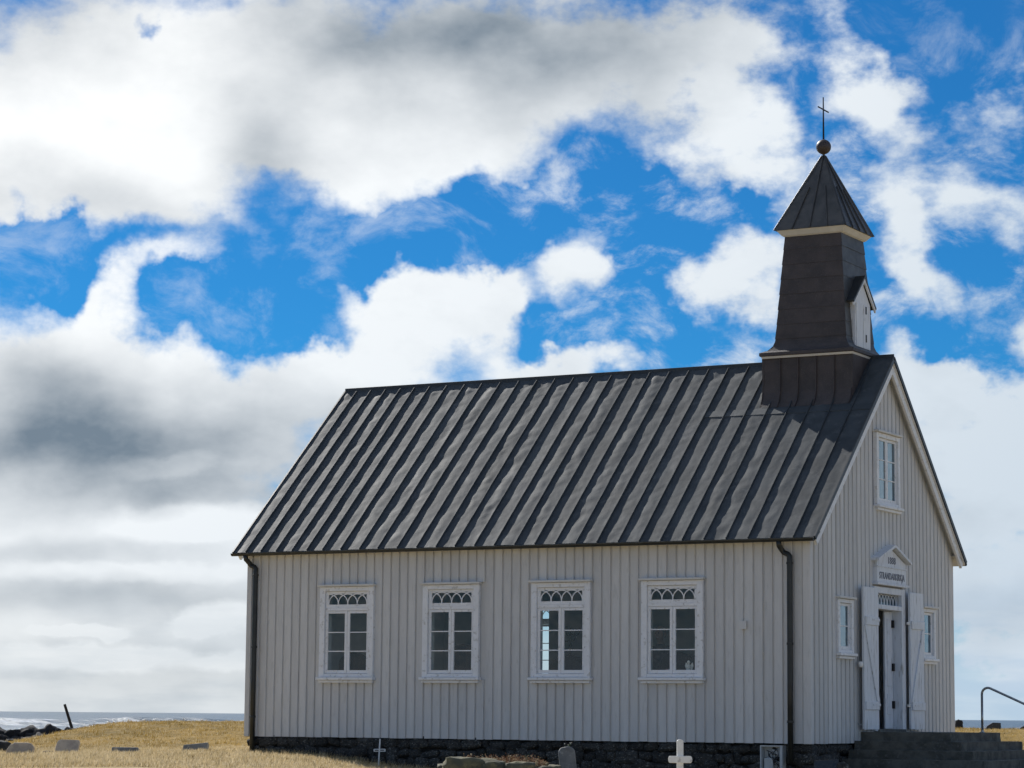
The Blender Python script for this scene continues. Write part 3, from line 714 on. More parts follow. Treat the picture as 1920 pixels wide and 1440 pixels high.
def panelled(name, w, h, parent, M):
    mb = MB().box((0, -.02, 0), (w, .02, h), 0, M)
    for (a, b) in ((.12, .30), (.36, .58), (.66, .94)):
        mb.box((.07, -.032, h*a), (w-.07, .032, h*b), 0, M)
    o = mb.obj(name, 'door_white', parent); bevel(o.data, .006); return o
# right-hand leaf swung inwards, left-hand leaf closed
Mr = Matrix.Translation((L-.12, DY1-.185, .24)) @ Matrix.Rotation(rad(262), 4, 'Z')
lf = panelled('door_leaf', .28, 2.03, door, Mr)
for z in (.35, 1.0, 1.75): MB().box((-.015, -.03, z), (.045, .05, z+.13), 0, Mr).obj('hinge', 'iron', door)
Ml = Matrix.Translation((L-.22, DY0+.175, .24)) @ Matrix.Rotation(rad(90), 4, 'Z')
panelled('door_leaf', .22, 2.03, door, Ml)
def shutter(y0, y1, flip):
    """outer plank door folded back flat in front of the wall"""
    xo = L+.125; mb = MB(); n = 4; wdt = (y1-y0)/n
    base = MB().box((xo-.02, y0, .235), (xo+.0, y1, 2.615)); sh = base.obj('shutter_door', 'door_white', church)
    for k in range(n):
        o = MB().box((xo+.001, y0+k*wdt+.002, .23+random.uniform(-.004, .004)), (xo+.018, y0+(k+1)*wdt-.002, 2.62)).obj('plank', 'door_white', sh); bevel(o.data, .003)
    for z in (.56, 1.98):
        o = MB().box((xo+.019, y0+.03, z), (xo+.045, y1-.02, z+.14)).obj('ledge', 'door_white', sh); bevel(o.data, .004)
    a, b = (y0+.06, y1-.06) if flip else (y1-.06, y0+.06)
    za, zb = 1.978, .702
    pts = [(xo+q, yy, zz) for q in (.019, .041) for (yy, zz) in ((a-.06, za), (a+.06, za), (b+.06, zb), (b-.06, zb))]
    MB().add(pts, [(0, 1, 2, 3), (7, 6, 5, 4), (0, 4, 5, 1), (1, 5, 6, 2), (2, 6, 7, 3), (3, 7, 4, 0)]).obj('brace', 'door_white', sh)
    hy = y1 if flip else y0
    for z in (.62, 2.05):
        ya, yb = sorted((hy, hy+(.09 if flip else -.09)))
        MB().box((xo-.018, ya, z), (xo+.012, yb, z+.045)).obj('hinge', 'white_paint', sh)
        MB().box((xo+.046, hy-(.34 if flip else 0), z+.01), (xo+.052, hy+(0 if flip else .34), z+.04)).obj('hinge_strap', 'door_white', sh)
    return sh
sh1 = shutter(2.015, 2.685, True); sh2 = shutter(4.245, 4.935, False)
MB().lathe([(.02, -.05), (.035, -.04), (.045, 0), (.035, .04), (.02, .05)], (L+.10, 1.965, 1.31), 10).obj('hold_back_knob', 'white_paint', church, True)
MB().tube([(L+.03, 1.98, .33), (L+.07, 2.0, .30), (L+.12, 2.04, .32)], .008, 6).obj('hold_back_hook', 'galvanised', church)
# pediment sign
sgn = MB(); wbox(frg, 2.80, 4.20, -.01, .09, 2.74, 3.00, sgn)
poly = [(2.80, 3.005), (4.20, 3.005), (4.20, 3.10), (3.50, 3.33), (2.80, 3.10)]
sgn.prism(poly, lambda p, t: frg(p[0], .085 if t == 0 else -.01, p[1]))
sign = sgn.obj('name_board', 'door_white', church); bevel(sign.data, .004)
for (a, za, b, zb) in ((2.70, 3.095, 3.505, 3.365), (4.30, 3.095, 3.495, 3.365)):
    pts = [frg(yy, ww, zz) for ww in (-.01, .17) for (yy, zz) in ((a, za), (b, zb), (b, zb+.045), (a, za+.045))]
    MB().add(pts, [(0, 1, 2, 3), (7, 6, 5, 4), (0, 4, 5, 1), (1, 5, 6, 2), (2, 6, 7, 3), (3, 7, 4, 0)]).obj('pediment_moulding', 'door_white', sign)
o = wbox(frg, 2.74, 4.26, -.005, .13, 2.69, 2.735).obj('ledge_moulding', 'door_white', sign); bevel(o.data, .005)
o = wbox(frg, 2.79, 4.21, .091, .105, 2.998, 3.018).obj('dividing_strip', 'door_white', sign)
def letters(txt, size, y, z, name, xw, fit):
    cu = bpy.data.curves.new(name, 'FONT'); cu.body = txt; cu.size = size; cu.align_x = 'CENTER'; cu.extrude = .002; cu.offset = .0015; cu.space_character = 1.05
    tmp = bpy.data.objects.new(name, cu); COL.objects.link(tmp)
    dg = bpy.context.evaluated_depsgraph_get(); me = bpy.data.meshes.new_from_object(tmp.evaluated_get(dg))
    bpy.data.objects.remove(tmp); bpy.data.curves.remove(cu)
    xs = [v.co.x for v in me.vertices]; k = fit/(max(xs)-min(xs))
    for v in me.vertices: p = v.co.copy(); v.co = (xw+p.z, y+p.x*k, z+p.y)
    me.materials.clear(); me.materials.append(MATS['letter_blue']); me.update()
    return tag(link('lettering', me, sign))
letters('STRANDARKIRKJA', .165, 3.50, 2.80, 'lettering', L+.094, 1.22)
letters('1888', .165, 3.50, 3.075, 'lettering', L+.089, .36)

# small fittings on the long wall
MB().box((9.79, -.05, 1.845), (9.91, -.0285, 1.98)).obj('vent_cover', 'siding', church)
MB().tube([(10.20, -.02, 1.475), (10.20, -.07, 1.47), (10.21, -.08, 1.50)], .012, 6).obj('wall_hook', 'siding', church)

# --- tower
TX = 9.905; TY = MID
def ring(hx, hy, z): return [Vector((TX-hx, TY-hy, z)), Vector((TX+hx, TY-hy, z)), Vector((TX+hx, TY+hy, z)), Vector((TX-hx, TY+hy, z))]
def frustum(levels):
    mb = MB(); vv = []; ff = []
    for (hx, hy, z) in levels: vv += ring(hx, hy, z)
    for i in range(len(levels)-1):
        for k in range(4): ff.append((i*4+k, i*4+(k+1) % 4, (i+1)*4+(k+1) % 4, (i+1)*4+k))
    ff += [(3, 2, 1, 0), tuple(len(levels)*4-4+k for k in range(4))]
    return mb.add(vv, ff)
def half(z):   # tower shaft half width with a flared foot
    return .662-(z-7.02)*(.662-.528)/(8.92-7.02)+(.095*max(0, (7.02-z)/.2)**2 if z < 7.02 else 0)
core = frustum([(.80, .80, 5.2), (.80, .80, 6.68), (half(6.82)-.02, half(6.82)-.02, 6.80), (half(6.9)-.02,)*2+(6.9,), (half(7.02)-.02,)*2+(7.02,), (.508, .508, 8.93)])
tower = core.obj('tower', 'tower_metal', church)
# skirt of the base: standing seam sheets flaring out on to the roof
SK = [(6.69, .812), (6.3, .815), (6.08, .83), (5.95, .865), (5.86, .92), (5.79, .985)]
nx = 5
for sgn_ in (-1, 1):
    for k in range(nx):
        xa = TX-.845+1.69*k/nx; xb = TX-.845+1.69*(k+1)/nx; mb = MB(); vv = []; ff = []
        for (z, hy) in SK:
            for x in (xa, xb): vv.append((x+((z-5.79)*-.02 if k == 0 and x == xa else 0), TY+sgn_*hy, z))
        for i in range(len(SK)-1): ff.append((2*i, 2*i+1, 2*i+3, 2*i+2) if sgn_ > 0 else (2*i+2, 2*i+3, 2*i+1, 2*i))
        mb.add(vv, ff).obj('base_sheet', 'tower_metal', tower, True)
        if k:
            mb = MB(); vv = []; ff = []
            for (z, hy) in SK:
                for (du, dh) in ((-.010, 0), (-.007, .03), (.007, .03), (.010, 0)): vv.append((xa+du, TY+sgn_*(hy+dh), z))
            for i in range(len(SK)-1):
                for q in range(3): ff.append((i*4+q, i*4+q+1, i*4+q+5, i*4+q+4))
            mb.add(vv, ff).obj('standing_seam', 'tower_metal', tower)
for sx in (-1, 1):
    mb = MB(); x = TX+sx*.845; vv = []
    pf = [(TY-.985, 5.79), (TY-.92, 5.86), (TY-.865, 5.95), (TY-.83, 6.08), (TY-.812, 6.69), (TY+.812, 6.69), (TY+.83, 6.08), (TY+.865, 5.95), (TY+.92, 5.86), (TY+.985, 5.79)]
    mb.prism(pf, lambda p, t: Vector((x-sx*.001-(sx*.03 if t else 0), p[0], p[1]))).obj('base_side', 'tower_metal', tower)
# belt cornice
o = frustum([(.872, .872, 6.712), (.885, .885, 6.722), (.885, .885, 6.775), (.80, .80, 6.815)]).obj('belt_cornice', 'tower_metal', tower)
o = frustum([(.845, .845, 6.675), (.862, .862, 6.711)]).obj('belt_moulding', 'trim_grey', tower)
# shaft sheets in courses, each lapping over the next below
zs = [6.815, 6.92, 7.05, 7.31, 7.58, 7.85, 8.12, 8.39, 8.66, 8.925]
for i, (za, zb) in enumerate(zip(zs, zs[1:])):
    for f_ in range(4):
        hb, ht = half(za), half(zb); jit = random.uniform(-.002, .002); nsp = 3
        lv = [(za-.012 if i > 1 else za, hb+(.010 if i > 1 else .004)+jit), ((za+zb)/2, half((za+zb)/2)+.005+jit), (zb, ht+.002)]
        mb = MB(); vv = []; ff = []
        for (z, h) in lv:
            e = h
            vv += [(-e, -h, z), (e, -h, z)]
        Rm = Matrix.Translation((TX, TY, 0)) @ Matrix.Rotation(f_*pi/2, 4, 'Z')
        vv = [Rm @ Vector(p) for p in vv]
        inner = [Rm @ Vector((-lv[0][1], -lv[0][1]+.02, lv[0][0])), Rm @ Vector((lv[0][1], -lv[0][1]+.02, lv[0][0]))]
        ff = [(0, 1, 3, 2), (2, 3, 5, 4), (6, 7, 1, 0)]
        mb.add(vv+inner, ff).obj('shaft_sheet', 'tower_metal' if f_ in (0, 2) else 'spire_metal', tower)  # x faces take the greyer spire metal, painting in the light on them
# louvred bell hatch with its own little gable
HX = TX+.715; hy0, hy1 = TY-.37, TY+.37
hb = MB(); hb.prism([(hy0, 6.83), (hy1, 6.83), (hy1, 7.68), (TY, 8.05), (hy0, 7.68)], lambda p, t: Vector((HX if t == 0 else TX+.30, p[0], p[1])))
hatch = hb.obj('bell_hatch', 'door_white', tower)
for (y0, y1) in ((hy0+.05, TY-.012), (TY+.012, hy1-.05)):
    o = MB().box((HX+.001, y0, 6.88), (HX+.016, y1, 7.66)).obj('hatch_leaf', 'door_white', tower); bevel(o.data, .004)
for z in (7.0, 7.5): MB().box((HX+.017, TY+.10, z), (HX+.026, TY+.14, z+.13)).obj('hatch_hinge', 'iron', tower)
for sg in (-1, 1):
    a = Vector((0, TY+sg*.53, 7.63)); b = Vector((0, TY, 8.13)); th = Vector((0, sg*.02, .03))
    pts = [Vector((x, p.y, p.z)) for x in (HX+.055, TX+.40) for p in (a, b, b+Vector((0, 0, .045)), a+th)]
    MB().add(pts, [(0, 1, 2, 3), (7, 6, 5, 4), (0, 4, 5, 1), (1, 5, 6, 2), (2, 6, 7, 3), (3, 7, 4, 0)]).obj('hatch_roof', 'roof_edge', tower)
    a2 = a+Vector((0, -sg*.01, -.055)); b2 = b+Vector((0, 0, -.075))
    pts = [Vector((x, p.y, p.z)) for x in (HX+.048, HX+.02) for p in (a2, b2, b+Vector((0, 0, -.002)), a+Vector((0, 0, -.002)))]
    MB().add(pts, [(0, 1, 2, 3), (7, 6, 5, 4), (0, 4, 5, 1), (1, 5, 6, 2), (2, 6, 7, 3), (3, 7, 4, 0)]).obj('hatch_barge_board', 'door_white', tower)
# spire
o = frustum([(.54, .54, 8.88), (.575, .575, 8.90), (.63, .63, 8.965), (.645, .645, 8.985)]).obj('spire_cornice', 'trim_grey', tower)
sp_lv = [(.672, 8.985), (.655, 9.03), (.44, 9.49), (.20, 10.0), (.018, 10.40)]
spire = frustum([(h, h, z) for h, z in sp_lv]).obj('spire_roof', 'spire_metal', tower)
for f_ in range(4):
    Rm = Matrix.Translation((TX, TY, 0)) @ Matrix.Rotation(f_*pi/2, 4, 'Z')
    for q in (-1.0, -.5, 0, .5):
        a = Vector((q*.672, -.672, 8.985)); top = .30 if q in (-.5, .5) else 0
        hz = .018 if q in (-1.0,) else .02+.0
        b = Vector((q*.018, -.018, 10.40)) if q in (-1.0, 0) else Vector((q*.30, -.30, 9.79))
        nrm = Vector((0, -1.43, .672)).normalized() if q > -1 else Vector((-.7, -.7, .45)).normalized()
        side_ = (b-a).cross(nrm).normalized(); hh = .026
        pts = [p+side_*e+nrm*g_ for p in (a, b) for (e, g_) in ((-.009, -.004), (-.007, hh), (.007, hh), (.009, -.004))]
        pts = [Rm @ p for p in pts]
        MB().add(pts, [(0, 1, 2, 3), (7, 6, 5, 4), (0, 4, 5, 1), (1, 5, 6, 2), (2, 6, 7, 3)]).obj('spire_seam', 'spire_metal', tower)
MB().lathe([(.028, 10.37), (.022, 10.42), (.03, 10.44)], (TX, TY, 0), 10).obj('finial_neck', 'spire_metal', tower)
pr = [(max(.002, .135*cos(a)), 10.57+.135*sin(a)) for a in [-pi/2+pi*k/16 for k in range(17)]]
MB().lathe(pr, (TX, TY, 0), 24).obj('finial_ball', 'ball_copper', tower, True)
cr = MB().tube([(TX, TY, 10.70), (TX, TY, 11.48)], [.018, .011], 8); cr.tube([(TX, TY-.24, 11.255), (TX, TY+.24, 11.255)], .013, 8)
cr.obj('finial_cross', 'iron', tower)

# ============================================================ steps and hand rail
steps = thing('stone_steps', 'wide dark stone steps on three sides of the church door', 'steps', (L, MID, -.8))
def step_slab(x1, y0, y1, z0, z1):
    mb = MB().box((0.02, y0-MID, z0+.8), (x1-L, y1-MID, z1+.8)); me = mb.mesh('step', 'step_stone'); bm = bmesh.new(); bm.from_mesh(me)
    bmesh.ops.subdivide_edges(bm, edges=bm.edges[:], cuts=14, use_grid_fill=True)
    for v in bm.verts:
        k = .012; nn_ = mnoise.noise_vector(v.co*3.1+Vector((z1*9, 0, 0)))*k+mnoise.noise_vector(v.co*9)*k*.5
        v.co += Vector((nn_.x, nn_.y, nn_.z*.5))
    bm.to_mesh(me); bm.free(); return link('step', me, steps)
zt = .19; px, py0, py1 = 12.60, 2.15, 4.75
for k in range(6):
    step_slab(px+.285*k, py0-.285*k, py1+.285*k, zt-.146-(.35 if k == 5 else .01), zt); zt -= .146
rail = thing('hand_rail', 'bent galvanised tube hand rail descending beside the stone steps', 'handrail', (12.336, 4.55, .19))
def arc(c, r, a0, a1, ex, ez, n=8): return [c+ex*(r*cos(a0+(a1-a0)*k/n))+ez*(r*sin(a0+(a1-a0)*k/n)) for k in range(n+1)]
dr = Vector((1, 0, -.44)).normalized(); ex = Vector((1, 0, 0)); ez = Vector((0, 0, 1))
rp = [Vector((0, 0, 0)), Vector((0, 0, .66))]+arc(Vector((.11, 0, .66)), .11, pi, pi/2-.41, ex, ez)
e1 = rp[-1]+dr*1.75; rp += [rp[-1]+dr*.4, e1]
MB().tube(rp, .021, 10).obj('rail_tube', 'galvanised', rail, True)
MB().tube([e1-dr*.05, Vector((e1.x, 0, e1.z-.1)), Vector((e1.x, 0, -1.0))], .021, 10).obj('rail_post', 'galvanised', rail, True)
MB().lathe([(.05, 0), (.05, .01), (.026, .014), (.024, .04)], (0, 0, 0), 12).obj('base_plate', 'galvanised', rail)

# ============================================================ churchyard things
def stone_thing(name, me, label, cat, loc, rot=(0, 0, 0), group=None):
    o = link(name, me, None, loc, rot); return tag(o, label, cat, group)
def slab_mesh(name, mat, outline, th, bev=.012, amp=.006):
    """upright slab from a 2d outline (x, z), thickness th"""
    me = MB().prism(outline, lambda p, t: Vector((p[0], -th/2 if t == 0 else th/2, p[1]))).mesh(name, mat)
    bevel(me, bev, 2)
    for v in me.vertices: v.co += mnoise.noise_vector(v.co*6)*amp
    me.polygons.foreach_set('use_smooth', [False]*len(me.polygons)); return me
rz = YAW
g0 = lambda x, y: hxy(x, y)
stone_thing('headstone', slab_mesh('headstone', 'grave_stone', [(-.25, -.10), (.24, -.10), (.245, .09), (.20, .155), (.12, .17), (-.10, .165), (-.19, .12), (-.245, .03)], .16, .02),
    'low rounded brown gravestone at the far left edge of the grass', 'gravestone', (-3.53, -1.955, -0.325), (rad(-8), 0, rz))
stone_thing('headstone', slab_mesh('headstone', 'grave_stone', [(-.245, -.10), (.19, -.10), (.25, .19), (.22, .225), (-.12, .23), (-.17, .20)], .10, .02),
    'tallest of the brown gravestones, leaning slab with a slanted outline', 'gravestone', (-3.438, -0.761, -0.33), (rad(-22), 0, rz+.1))
stone_thing('field_stone', rough_stone('field_stone', 'lava', (.16, .14, .12), 4), 'small dark stone against the foot of the tallest brown gravestone', 'stone', (-3.72, -.95, -.37))
stone_thing('headstone', slab_mesh('headstone', 'slate_stone', [(-.25, -.12), (.24, -.12), (.26, .085), (-.22, .085)], .30, .012),
    'low flat grey gravestone lying level in the grass before the mound', 'gravestone', (-2.491, -0.236, -0.34), (rad(-10), 0, rz))
stone_thing('headstone', slab_mesh('headstone', 'slate_stone', [(-.245, -.12), (.21, -.12), (.25, .145), (-.215, .095)], .22, .012),
    'grey slab gravestone with tilted top edge, nearest to the church corner', 'gravestone', (-1.946, 1.21, -0.305), (rad(-12), 0, rz))
stone_thing('field_stone', rough_stone('field_stone', 'lava', (.34, .3, .34), 9), 'dark rough rock cut by the left edge of the picture', 'rock', (-5.14, -.56, -.32))
# shore wall of lava boulders
wall = thing('rock_wall', 'heap of dark lava boulders along the shore behind the mound', 'rock wall', (-16.9, 14.6, -.6))
lm = [rough_stone('boulder', 'lava', (1, 1, 1), 31+i, amp=.17, cuts=4, sharp=.2) for i in range(6)]
for i in range(46):
    s_ = -16.2+i % 23*.27+random.uniform(-.08, .08); row = i//23; d = 67.5+row*.35+random.uniform(-.15, .15)
    x, y = xy(s_, d); z = (-.46 if row == 0 else -.26)+random.uniform(-.04, .03)
    o = link('boulder', random.choice(lm), wall); sz = random.uniform(.34, .52)
    o.location = (x+16.9, y-14.6, z+.6-.03*max(0, s_+12)); o.scale = (sz*1.15, sz, sz*.82); o.rotation_euler = (random.uniform(-.5, .5), random.uniform(-.5, .5), random.uniform(0, 6))
for i in range(10):
    x, y = xy(-14.2+i*.3, 62.5+random.uniform(-.5, .9)); o = link('boulder', random.choice(lm), wall)
    sz = random.uniform(.1, .22); o.location = (x+16.9, y-14.6, g0(x, y)+.62); o.scale = (sz*1.3, sz, sz*.7); o.rotation_euler = (0, 0, random.uniform(0, 6))
MB().tube([(.15, .08, -.5), (-.095, -.052, .32), (-.19, -.105, .64)], [.045, .042, .038], 9).obj('post_shaft', 'post_wood', thing('leaning_post', 'thin dark leaning wooden post standing among the shore boulders', 'post', (-19.801, 19.896, -.02)))
# stones on the rise to the right
stone_thing('boulder', rough_stone('boulder', 'lava', (.2, .2, .26), 61), 'small dark upright boulder beside the far corner of the church', 'boulder', (3.65, 28.322, .27))
wedge = [(-.24, -.08), (.17, -.08), (.17, .125), (-.02, .135), (-.16, .05)]
stone_thing('headstone', slab_mesh('headstone', 'black_stone', wedge, .34, .012), 'dark wedge gravestone on the rise just behind the hand rail post', 'gravestone', (7.017, 21.042, g0(7.017, 21.042)+.04), (0, 0, rz))
stone_thing('headstone', slab_mesh('headstone', 'black_stone', [(-.2, -.08), (.22, -.08), (.22, .13), (.05, .12), (-.14, .03)], .34, .012), 'dark wedge gravestone at the right edge of the picture', 'gravestone', (7.70, 21.42, g0(7.7, 21.42)+.04), (0, 0, rz))

# white wooden cross
def rounded_bar(w, h, th, name, mat, parent, loc, axis='z'):
    r = w/2; pts = [(-r, 0)]+[(r, 0)]+[(r*cos(a), h-r*.7+r*.7*sin(a)) for a in [pi*k/8 for k in range(9)]]
    if axis == 'z': f_ = lambda p, t: Vector((p[0], -th/2 if t == 0 else th/2, p[1]))
    me = MB().prism(pts, f_).mesh(name, mat); bevel(me, .008, 2, .9); return link(name, me, parent, loc)
wc = thing('grave_cross', 'stout white wooden grave cross in front of the church wall', 'cross', (11.597, -6.147, -.90), rz)
rounded_bar(.092, 1.005, .05, 'upright', 'white_paint', wc, (0, 0, 0))
pts = [(.165+.048*sin(a)*.6, .048*cos(a)) for a in [pi*k/6 for k in range(7)]]
pts = pts+[(-p[0], -p[1]) for p in pts]
am = MB().prism(pts, lambda p, t: Vector((p[0]*.86, -.052 if t == 0 else -.027, .727+p[1]))).mesh('cross_arm', 'white_paint'); bevel(am, .006, 2, .9); link('cross_arm', am, wc)
# slender white iron cross
tx_, ty_ = 3.198, -.512; tz = g0(tx_, ty_)
tc = thing('grave_cross', 'slender white iron cross standing in the grass against the dark foundation', 'cross', (tx_, ty_, tz), rz)
MB().tube([(-.012, 0, -.1), (.0, 0, .2), (.012, 0, .46)], .013, 8).obj('upright', 'white_paint', tc)
ab = MB()
for z in (.245, .278): ab.tube([(-.088, 0, z), (.10, 0, z+.004)], .008, 6)
for x in (-.088, .10): ab.tube([(x, 0, .24), (x, 0, .285)], .010, 6)
ab.obj('cross_arm', 'white_paint', tc)
# tilted slate headstone
stone_thing('headstone', slab_mesh('headstone', 'slate_stone', [(-.125, -.1), (.125, -.1), (.125, .76), (.09, .815), (.02, .835), (-.08, .82), (-.12, .77)], .09, .02),
    'narrow grey headstone leaning to the left beside a stone grave bed', 'gravestone', (9.36, -5.10, -.86), (rad(-4), rad(-6), rz))
fl = thing('grave_flowers', 'tiny white flowers on top of the leaning grey headstone', 'flowers', (9.28, -5.08, -.035), rz)
fb_ = MB()
for i in range(6):
    p = Vector((random.uniform(-.05, .06), random.uniform(-.02, .02), random.uniform(.015, .075)))
    fb_.tube([(p.x*.4, 0, 0), (p.x*.8, p.y, p.z*.6), p], .003, 4, 1)
    for k in range(5):
        a = k*1.257+i; fb_.add([p, p+Vector((cos(a)*.008, .003, sin(a)*.008)), p+Vector((cos(a+.6)*.009, -.002, sin(a+.6)*.009)), p+Vector((cos(a+1.1)*.007, 0, sin(a+1.1)*.007))], [(0, 1, 2, 3)], 0)
fb_.obj('blossoms', ['porcelain', 'leaf_green'], fl)
# raised grave bed with mossy kerb stones
bed = thing('grave_bed', 'raised grave bed edged with mossy kerb stones', 'grave', (8.42, -5.60, -.92), rz)
MB().box((-.72, -.28, 0), (.70, .62, .60)).obj('soil', 'soil', bed)
kx = -.78
for k, (w, h) in enumerate(((.52, .69), (.34, .64), (.44, .635), (.26, .58))):
    me = rough_stone('kerb_stone', 'moss_stone', (w*1.08, .26, .32), 71+k, amp=.14, cuts=6, sharp=.12); link('kerb_stone', me, bed, (kx+w/2, -.38, h-.13), (0, rad(random.uniform(-2, 3)), 0))
    me = rough_stone('kerb_stone', 'moss_stone', (w*1.04, .26, .36), 81+k, amp=.05, cuts=3, sharp=.42); link('kerb_stone', me, bed, (kx+w/2, -.38, h-.42), (0, 0, 0)); kx += w
for sx in (-.80, .80):
    for k in range(3): link('kerb_stone', rough_stone('kerb_stone', 'moss_stone', (.2, .34, .5), 91+k, amp=.06, cuts=3, sharp=.4), bed, (sx*1.0, -.2+.3*k, .36))
heath = MB()
def twig(mb, base, dirv, ln, r, mi):
    p = Vector(base); pts = [p.copy()]; d_ = Vector(dirv).normalized()
    for k in range(3):
        d_ = (d_+Vector((random.uniform(-.5, .5), random.uniform(-.5, .5), random.uniform(-.25, .3)))).normalized(); p = p+d_*ln/3; pts.append(p.copy())
    mb.tube(pts, [r, r*.8, r*.6, r*.3], 3, mi)
    for q in pts[1:]:
        for _ in range(3):
            a = Vector((random.uniform(-1, 1), random.uniform(-1, 1), random.uniform(-.3, 1))).normalized(); b = a.orthogonal().normalized(); l_ = random.uniform(.012, .03)
            mb.add([q, q+a*l_*.5+b*.005, q+a*l_, q+a*l_*.5-b*.005], [(0, 1, 2, 3)], mi)
material('heather_brown', (.36, .16, .06), (.20, .09, .04), rough=.8, scale=30)
material('heather_straw', (.60, .45, .25), (.42, .28, .13), rough=.8, scale=30)
material('heather_green', (.10, .11, .05), (.06, .07, .03), rough=.8, scale=30)
for i in range(620):
    x = random.uniform(-.62, .72); hgt = .07+.10*abs(mnoise.noise(Vector((x*3.2, 1, 1))))*1.8
    hgt *= sstep(-.66, -.5, x)*sstep(.78, .45, x)*.9+.2
    twig(heath, (x, random.uniform(-.3, .35), .60), (random.uniform(-.7, .7), random.uniform(-.5, .4), 1), hgt*random.uniform(.6, 1.5)+.02, .003, random.choice((0, 0, 0, 1, 1, 2)))
hp = thing('dried_heather', 'brown dried heather growing on top of the stone grave bed', 'plant', (8.42, -5.60, -.92), rz)
ho = heath.obj('stems', ['heather_brown', 'heather_straw', 'heather_green'], hp); ho['kind'] = 'stuff'
# low polished dark stone by the steps, and a field stone beside it
stone_thing('headstone', slab_mesh('headstone', 'black_stone', [(-.17, -.55), (.20, -.55), (.20, .028), (-.17, .0)], .10, .008, .001), 'low black polished gravestone below the downspout, left of the steps', 'gravestone', (11.84, -1.44, -.245), (rad(-10), 0, rz))
stone_thing('field_stone', rough_stone('field_stone', 'stone_dark', (.16, .16, .2), 44), 'small rounded grey stone beside the black polished gravestone', 'stone', (12.10, -1.36, -.36))

# open electrical box on the foundation
eb = thing('electrical_box', 'open white electrical box with cables on the foundation under the downspout', 'electrical box', (10.375, -.02, -.52))
fr_ = MB(); X0, X1, Z0_, Z1_ = -.195, .195, 0, .49
fr_.box((X0, -.10, Z0_), (X0+.022, .06, Z1_)); fr_.box((X1-.045, -.10, Z0_), (X1, .06, Z1_)); fr_.box((X0+.022, -.10, Z1_-.02), (X1-.045, .06, Z1_-.001)); fr_.box((X0+.022, -.10, Z0_+.001), (X1-.045, .06, Z0_+.02)); fr_.box((X0+.022, .04, Z0_+.02), (X1-.045, .058, Z1_-.02))
fr_.obj('box_shell', 'box_white', eb)
o = MB().box((-.145, -.06, .10), (.01, .038, .29)).obj('meter_case', 'box_white', eb); bevel(o.data, .012, 2)
o = MB().box((-.02, -.02, .31), (.14, .038, .42)).obj('terminal_block', 'box_white', eb)
for k in range(7):
    pts = []; a = Vector((random.uniform(-.12, .12), -.03, random.uniform(.36, .44))); b = Vector((random.uniform(.02, .13), -.04, random.uniform(.03, .2)))
    for j in range(7):
        t = j/6; pts.append(a.lerp(b, t)+Vector((.06*sin(t*6+k), -.02*sin(t*3.1), .04*cos(t*5+k*2))))
    MB().tube(pts, .006, 5).obj('cable', 'cable', eb, True)

# ============================================================ inside the church
def pew(x, y, w, h, label):
    p = thing('pew', label, 'pew', (x, y, .16))
    n = 10; prof = [(-w/2, 0), (w/2, 0)]+[(w/2*cos(a), h-.22+.22*sin(a)) for a in [pi*k/n for k in range(n+1)]]
    MB().prism(prof, lambda q, t: Vector((q[0], -.03 if t == 0 else .03, q[1]))).obj('end_panel', 'wood_dark', p)
    MB().box((w/2-.08, .03, .05), (w/2-.03, 1.9, h-.06)).obj('backrest', 'wood_dark', p)
    MB().box((-w/2+.05, .03, .38), (w/2-.09, 1.9, .42)).obj('seat', 'wood_dark', p)
    return p
pew(1.72, .95, .62, 1.36, 'dark wooden pew behind the window nearest the sea')
pew(4.08, .85, .62, 1.50, 'dark wooden pew behind the second window from the left')
pew(8.05, 1.25, .60, 1.36, 'dark wooden pew behind the window nearest the downspout')
lect = thing('lectern', 'dark rounded wooden lectern behind the third window from the left', 'lectern', (6.16, .95, .16))
n = 10; MB().prism([(-.33, 0), (.33, 0)]+[(.33*cos(a), 1.02+.26*sin(a)) for a in [pi*k/n for k in range(n+1)]], lambda q, t: Vector((q[0], -.2 if t == 0 else .2, q[1]))).obj('body', 'wood_dark', lect)
MB().box((-.38, -.25, 0), (.38, .25, .08)).obj('plinth', 'wood_dark', lect)
cnd = thing('candelabra', 'dark branched candelabra seen through the third window from the left', 'candelabra', (6.16, .95, 1.44), .5)
MB().lathe([(.07, 0), (.06, .02), (.018, .05), (.015, .15), (.03, .18), (.015, .22), (.012, .45), (.02, .47), (.008, .5)], (0, 0, 0), 12).obj('stem', 'brass', cnd, True)
for k in range(6):
    a = k*pi/3; e = Vector((cos(a), sin(a), 0)); z = .30 if k % 2 else .40
    pts = [Vector((0, 0, z)), e*.06+Vector((0, 0, z-.05)), e*.13+Vector((0, 0, z-.03)), e*.16+Vector((0, 0, z+.04))]
    MB().tube(pts, .009, 6).obj('arm', 'brass', cnd, True)
    MB().lathe([(.012, 0), (.03, .01), (.03, .018), (.012, .02), (.011, .06), (.004, .065)], e*.16+Vector((0, 0, z+.04)), 8).obj('candle_cup', 'brass', cnd)
